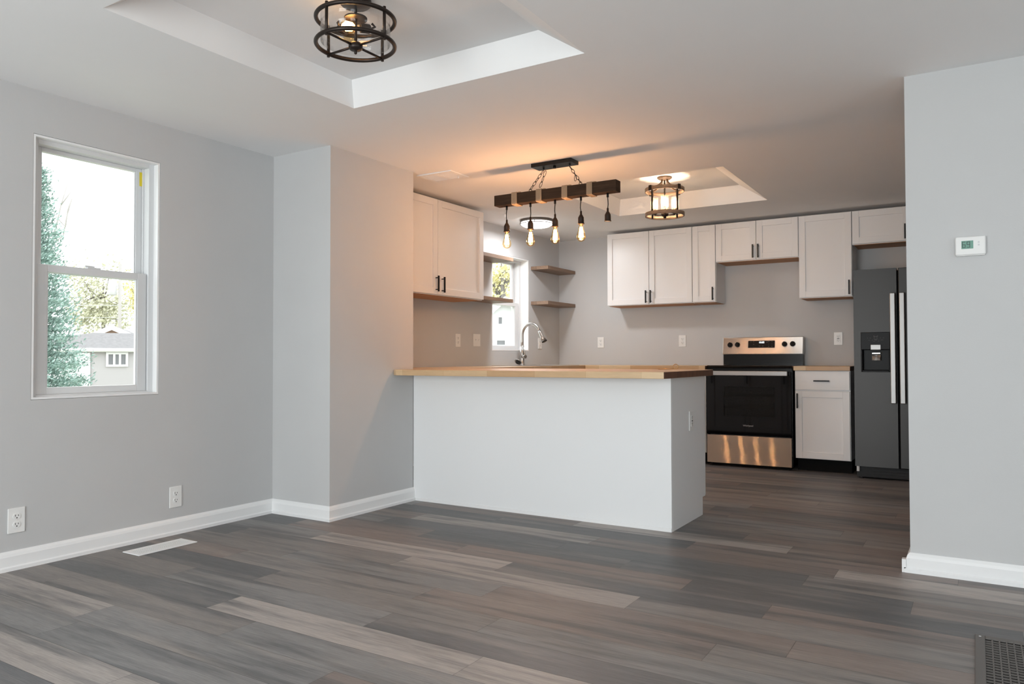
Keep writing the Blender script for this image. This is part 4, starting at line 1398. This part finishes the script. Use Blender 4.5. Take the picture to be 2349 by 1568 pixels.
def leaf_quad(b, c, n, s, u=None, el=1.0):
    u = n.orthogonal().normalized() if u is None else u
    w = n.cross(u)
    p = [c + u * s * el, c + w * s * 0.5, c - u * s * el * 0.8, c - w * s * 0.5]
    b.face([b.bm.verts.new(q) for q in p])
def spruce(name, label, px, D, top_py, rad, mfol, n_whorl=34, seed=1):
    rnd = random.Random(seed)
    base = at(px, 800, D)
    base.z = GZ
    topz = at(px, top_py, D).z
    hgt = topz - GZ
    t = thing(name, label, 'tree', base)
    MB().tube([base, base + Vector((0, 0, hgt * 0.98))], [0.13, 0.015], 8).build('trunk', 'bark', t)
    b = MB()
    for i in range(n_whorl):
        f = i / (n_whorl - 1)
        z = GZ + 0.25 + (hgt - 0.3) * f
        R = rad * (1 - f) ** 0.85 * rnd.uniform(0.8, 1.15) + 0.06
        nb = 8 if f < 0.8 else 5
        for k in range(nb):
            a = 2 * PI * (k + rnd.random() * 0.6) / nb + i
            d = Vector((math.cos(a), math.sin(a), 0))
            rr = R * rnd.uniform(0.75, 1.12)
            steps = max(3, int(rr / 0.09))
            for s in range(1, steps + 1):
                u = s / steps
                c = Vector((base.x, base.y, z)) + d * rr * u + Vector((0, 0, -0.25 * rr * u + 0.22 * rr * u * u))
                for q in range(34):
                    off = Vector((rnd.gauss(0, 1), rnd.gauss(0, 1), rnd.gauss(0, 0.7))) * (0.045 + 0.03 * u)
                    nn = Vector((rnd.gauss(0, 1), rnd.gauss(0, 1), rnd.gauss(0.6, 1))).normalized()
                    leaf_quad(b, c + off, nn, rnd.uniform(0.016, 0.032), None, 1.6)
    b.build('foliage', mfol, t)
def broadleaf(name, label, px, D, py, rx, rz, mfol, n=900, seed=2, leaf=0.12, holes=0.0):
    rnd = random.Random(seed)
    c = at(px, py, D)
    base = Vector((c.x, c.y, GZ))
    t = thing(name, label, 'tree', base)
    b = MB()
    b.tube([base, Vector((c.x + 0.1, c.y, c.z - rz * 0.4)), c + Vector((0, 0, rz * 0.5))], [0.16, 0.10, 0.03], 8)
    tips = []
    for k in range(14):
        a = rnd.uniform(0, 2 * PI)
        e = rnd.uniform(-0.5, 0.9)
        tip = c + Vector((math.cos(a) * rx * rnd.uniform(0.5, 0.95), math.sin(a) * rx * rnd.uniform(0.5, 0.95), e * rz))
        s = c + Vector((0, 0, rz * rnd.uniform(-0.6, 0.2)))
        b.tube([s, s.lerp(tip, 0.5) + Vector((0, 0, 0.1)), tip], [0.05, 0.03, 0.008], 6)
        tips.append(tip)
        tips.append(s.lerp(tip, 0.6))
    b.build('trunk', 'bark', t)
    b = MB()
    for k in range(n):
        p = rnd.choice(tips) + Vector((rnd.gauss(0, 1) * rx * 0.22, rnd.gauss(0, 1) * rx * 0.22, rnd.gauss(0, 1) * rz * 0.16))
        nn = Vector((rnd.gauss(0, 1), rnd.gauss(0, 1), rnd.gauss(0.5, 1))).normalized()
        leaf_quad(b, p, nn, leaf * rnd.uniform(0.6, 1.3), None, 1.0)
    b.build('foliage', mfol, t)
spruce('spruce_tree', 'blue-green spruce outside the left side of the dining window', 84, 13.0, 385, 0.92, 'spruce')
broadleaf('autumn_tree', 'thin yellow-olive tree behind the garage outside the dining window', 236, 44.0, 690, 1.8, 2.5, 'greenleaf', 3600, 5, 0.12)
broadleaf('autumn_tree', 'yellow tree at the right edge of the dining window view', 326, 54.0, 700, 1.2, 2.2, 'yellowleaf', 2200, 8, 0.12)
def bare_tree():
    rnd = random.Random(4)
    b = MB()
    p0 = at(100, 800, 17.0); p0.z = GZ
    pts = [p0] + [at(x, y, 17.0) for x, y in ((98, 640), (120, 560), (140, 470), (160, 405))]
    b.tube(pts, [0.06, 0.035, 0.022, 0.014, 0.005], 6)
    for ps in (((120, 560), (145, 540), (152, 500), (166, 455)), ((140, 470), (155, 450), (172, 425)), ((132, 500), (150, 520), (156, 480), (170, 440)), ((98, 640), (85, 560), (92, 470), (112, 350))):
        q = [at(x, y, 17.0 + rnd.uniform(-0.2, 0.2)) for x, y in ps]
        q[0] = at(*ps[0], 17.0)
        b.tube(q, [0.014] * (len(q) - 1) + [0.004], 5)
    o = b.build('bare_tree', 'pole', origin=p0)
    tag(o, 'slender bare branches rising behind the spruce', 'tree')
bare_tree()
def pole():
    D = 38.0
    p = at(274, 820, D)
    t = thing('utility_pole', 'pale utility pole with a transformer beyond the garage roof', 'pole', (p.x, p.y, GZ))
    topz = at(274, 605, D).z
    MB().cyl((p.x, p.y, GZ), (p.x, p.y, topz), 0.085, 0.075, 12).build('post', 'pole', t)
    c = at(258, 660, D)
    w = Vector((_R.x, _R.y, 0))
    MB().lathe([(0.15, -0.38), (0.20, -0.34), (0.20, 0.30), (0.17, 0.36), (0.03, 0.38)], c, 18).build('transformer', 'galv', t)
    MB().cyl(c + Vector((0, 0, 0.1)), Vector((p.x, p.y, c.z + 0.1)), 0.02, n=6).build('bracket', 'galv', t)
    b = MB()
    for yy in (700, 728):
        a = at(274, yy, D)
        b.tube([Vector((p.x, p.y, a.z)) - w * 6, Vector((p.x, p.y, a.z)), Vector((p.x, p.y, a.z + 0.1)) + w * 6], 0.012, 5)
    b.build('wires', 'galv', t)
pole()
def gable_house(name, label, c, ang, w, d, hw, hr, mw, mg, wins, over=0.25, cat='house', mfront=None):
    # local: front at y=0 facing -y, width w centred on x; ridge along y (gable in front)
    t = thing(name, label, cat)
    b = MB()
    h = w / 2
    b.box(-h, h, 0, d, 0, hw)
    b.build('walls', mw, t)
    b = MB()
    a = [b.bm.verts.new(p) for p in ((-h, 0, hw + 0.001), (h, 0, hw + 0.001), (0, 0, hw + hr))]
    e = [b.bm.verts.new(p) for p in ((-h, d, hw + 0.001), (h, d, hw + 0.001), (0, d, hw + hr))]
    b.face(a); b.face(e[::-1])
    for i in range(3):
        b.face([a[i], a[(i + 1) % 3], e[(i + 1) % 3], e[i]])
    b.build('gable', mg, t)
    b = MB()
    k = hr / h
    for s in (-1, 1):
        x1 = s * (h + over)
        z1 = hw - k * over
        b.hexa([(x1, -over, z1), (x1, d + over, z1), (0, d + over, hw + hr + 0.02), (0, -over, hw + hr + 0.02),
                (x1, -over, z1 + 0.10), (x1, d + over, z1 + 0.10), (0, d + over, hw + hr + 0.13), (0, -over, hw + hr + 0.13)])
    b.build('roof', 'shingle', t)
    b = MB()
    for s in (-1, 1):
        x1 = s * (h + over)
        z1 = hw - k * over
        b.hexa([(x1, -over - 0.03, z1 - 0.06), (x1, -over - 0.005, z1 - 0.06), (0, -over - 0.005, hw + hr - 0.05), (0, -over - 0.03, hw + hr - 0.05),
                (x1, -over - 0.03, z1 + 0.12), (x1, -over - 0.005, z1 + 0.12), (0, -over - 0.005, hw + hr + 0.15), (0, -over - 0.03, hw + hr + 0.15)])
        b.box(x1 - 0.02 * s, x1 + 0.06 * s, -over, d + over, z1 - 0.08, z1 + 0.09)
    b.build('fascia', 'trim', t)
    for (x0, x1, z0, z1, side, nlt) in wins:
        b = MB(); pb = MB()
        fr = 0.025
        def bx(m, p, q, y0, y1, r, s):
            if side == 'f': m.box(p, q, y0, y1, r, s)
            else: m.box(h - y1, h - y0, p, q, r, s)
        bx(b, x0 - fr, x0, -0.05, -0.004, z0 - fr, z1 + fr); bx(b, x1, x1 + fr, -0.05, -0.004, z0 - fr, z1 + fr)
        bx(b, x0, x1, -0.05, -0.004, z0 - fr, z0); bx(b, x0, x1, -0.05, -0.004, z1, z1 + fr)
        for j in range(1, nlt):
            xx = x0 + (x1 - x0) * j / nlt
            bx(b, xx - 0.04, xx + 0.04, -0.045, -0.004, z0, z1)
        wf = b.build('window', 'trim', t)
        bx(pb, x0, x1, -0.02, -0.006, z0, z1)
        pb.build('pane', 'darkpane', wf)
    t.location, t.rotation_euler = c, (0, 0, ang)
    return t
# near garage: corner seen at pixel x=217
def garage():
    D = 21.0
    c = at(217, 800, D)
    eave = c.z
    cx, cy = c.x, c.y
    t = thing('garage', 'mauve-grey garage with a white door and a three-pane window outside the dining window', 'garage', (cx, cy, GZ))
    ang = YAW + 0.62
    # local axes: u to the right along the grey wall, v away from the viewer
    u = Vector((math.cos(ang), math.sin(ang), 0)); v = Vector((-math.sin(ang), math.cos(ang), 0))
    # corner (0,0); grey wall runs along +u, white front runs to the left and away
    wl = Vector((math.cos(ang + 2.55), math.sin(ang + 2.55), 0))
    Lr, Ll = 5.0, 3.2
    o = Vector((cx, cy, 0))
    def P(a, b_, z): return o + u * a + wl * b_ + Vector((0, 0, z))
    def quadbox(pts, z0, z1, m, name, par=t):
        b = MB()
        lo = [b.bm.verts.new(Vector((p.x, p.y, z0))) for p in pts]; hi = [b.bm.verts.new(Vector((p.x, p.y, z1))) for p in pts]
        b.face(lo[::-1]); b.face(hi)
        for i in range(4): b.face([lo[i], lo[(i + 1) % 4], hi[(i + 1) % 4], hi[i]])
        return b.build(name, m, par)
    quadbox([P(0, 0, 0), P(Lr, 0, 0), P(Lr, Ll, 0), P(0, Ll, 0)], GZ, eave, 'siding_grey', 'walls')
    nrm = Vector((u.y, -u.x, 0))            # outward normal of the grey wall
    n2 = Vector((wl.y, -wl.x, 0)) * -1
    if n2.dot(Vector((-cx, -cy, 0))) < 0: n2 = -n2
    a, c2 = o + wl * 0.10 + n2 * 0.02, o + wl * (Ll - 0.1) + n2 * 0.02
    quadbox([a, c2, c2 + n2 * 0.05, a + n2 * 0.05], GZ, eave - 0.10, 'siding_white', 'garage_door')
    # hip roof
    b = MB()
    ov = 0.30
    e = [P(-ov, -ov, eave), P(Lr + ov, -ov, eave), P(Lr + ov, Ll + ov, eave), P(-ov, Ll + ov, eave)]
    R1, R2 = P(1.4, Ll / 2, eave + 0.48), P(Lr - 1.4, Ll / 2, eave + 0.48)
    lo = [b.bm.verts.new(p + Vector((0, 0, 0.005))) for p in e]
    r1, r2 = b.bm.verts.new(R1), b.bm.verts.new(R2)
    b.face(lo[::-1]); b.face([lo[0], lo[1], r2, r1]); b.face([lo[1], lo[2], r2]); b.face([lo[2], lo[3], r1, r2]); b.face([lo[3], lo[0], r1])
    b.build('roof', 'shingle', t)
    b = MB()
    for i in range(4):
        p, q = e[i], e[(i + 1) % 4]
        b.tube([p + Vector((0, 0, -0.03)), q + Vector((0, 0, -0.03))], 0.055, 6)
    b.build('gutter', 'trim', t)
    # three-pane window on the grey wall
    w0, w1 = 0.34, 0.78
    zt, zb_ = eave - 0.15, eave - 0.44
    def wbox(a0, a1, z0, z1, d0, d1, b):
        p = [o + u * a0 + nrm * d0, o + u * a1 + nrm * d0, o + u * a1 + nrm * d1, o + u * a0 + nrm * d1]
        b.hexa([Vector((q.x, q.y, z0)) for q in p] + [Vector((q.x, q.y, z1)) for q in p])
    b = MB()
    f = 0.06
    wbox(w0 - f, w1 + f, zt, zt + f, 0.004, 0.05, b); wbox(w0 - f, w1 + f, zb_ - f, zb_, 0.004, 0.05, b)
    wbox(w0 - f, w0, zb_, zt, 0.004, 0.05, b); wbox(w1, w1 + f, zb_, zt, 0.004, 0.05, b)
    for k in (1, 2):
        xx = w0 + (w1 - w0) * k / 3
        wbox(xx - 0.028, xx + 0.028, zb_, zt, 0.004, 0.045, b)
    wf = b.build('window', 'trim', t)
    b = MB()
    wbox(w0, w1, zb_, zt, 0.002, 0.012, b)
    b.build('pane', 'darkpane', wf)
garage()
hc = at(258, 800, 29.0)
gable_house('neighbor_house', 'peach gabled house with white fascia behind the garage', (hc.x, hc.y, GZ), YAW + 0.38, 3.6, 6.0, 2.25, 0.85, 'siding_peach', 'siding_peach', [])
wc = at(1158, 800, 24.0)
gable_house('white_house', 'white gabled house with small windows outside the sink window', (wc.x, wc.y, GZ), YAW + 0.05, 1.75, 5.0, 3.0, 0.75, 'siding_white', 'siding_white',
            [(-0.20, -0.09, 3.03, 3.24, 'f', 1), (-0.25, 0.0, 2.36, 2.50, 'f', 1)])
broadleaf('birch_tree', 'pale yellow birch outside the upper pane of the sink window', 1150, 30.0, 645, 1.3, 1.5, 'yellowleaf', 1500, 12, 0.10)

bpy.context.view_layer.update()
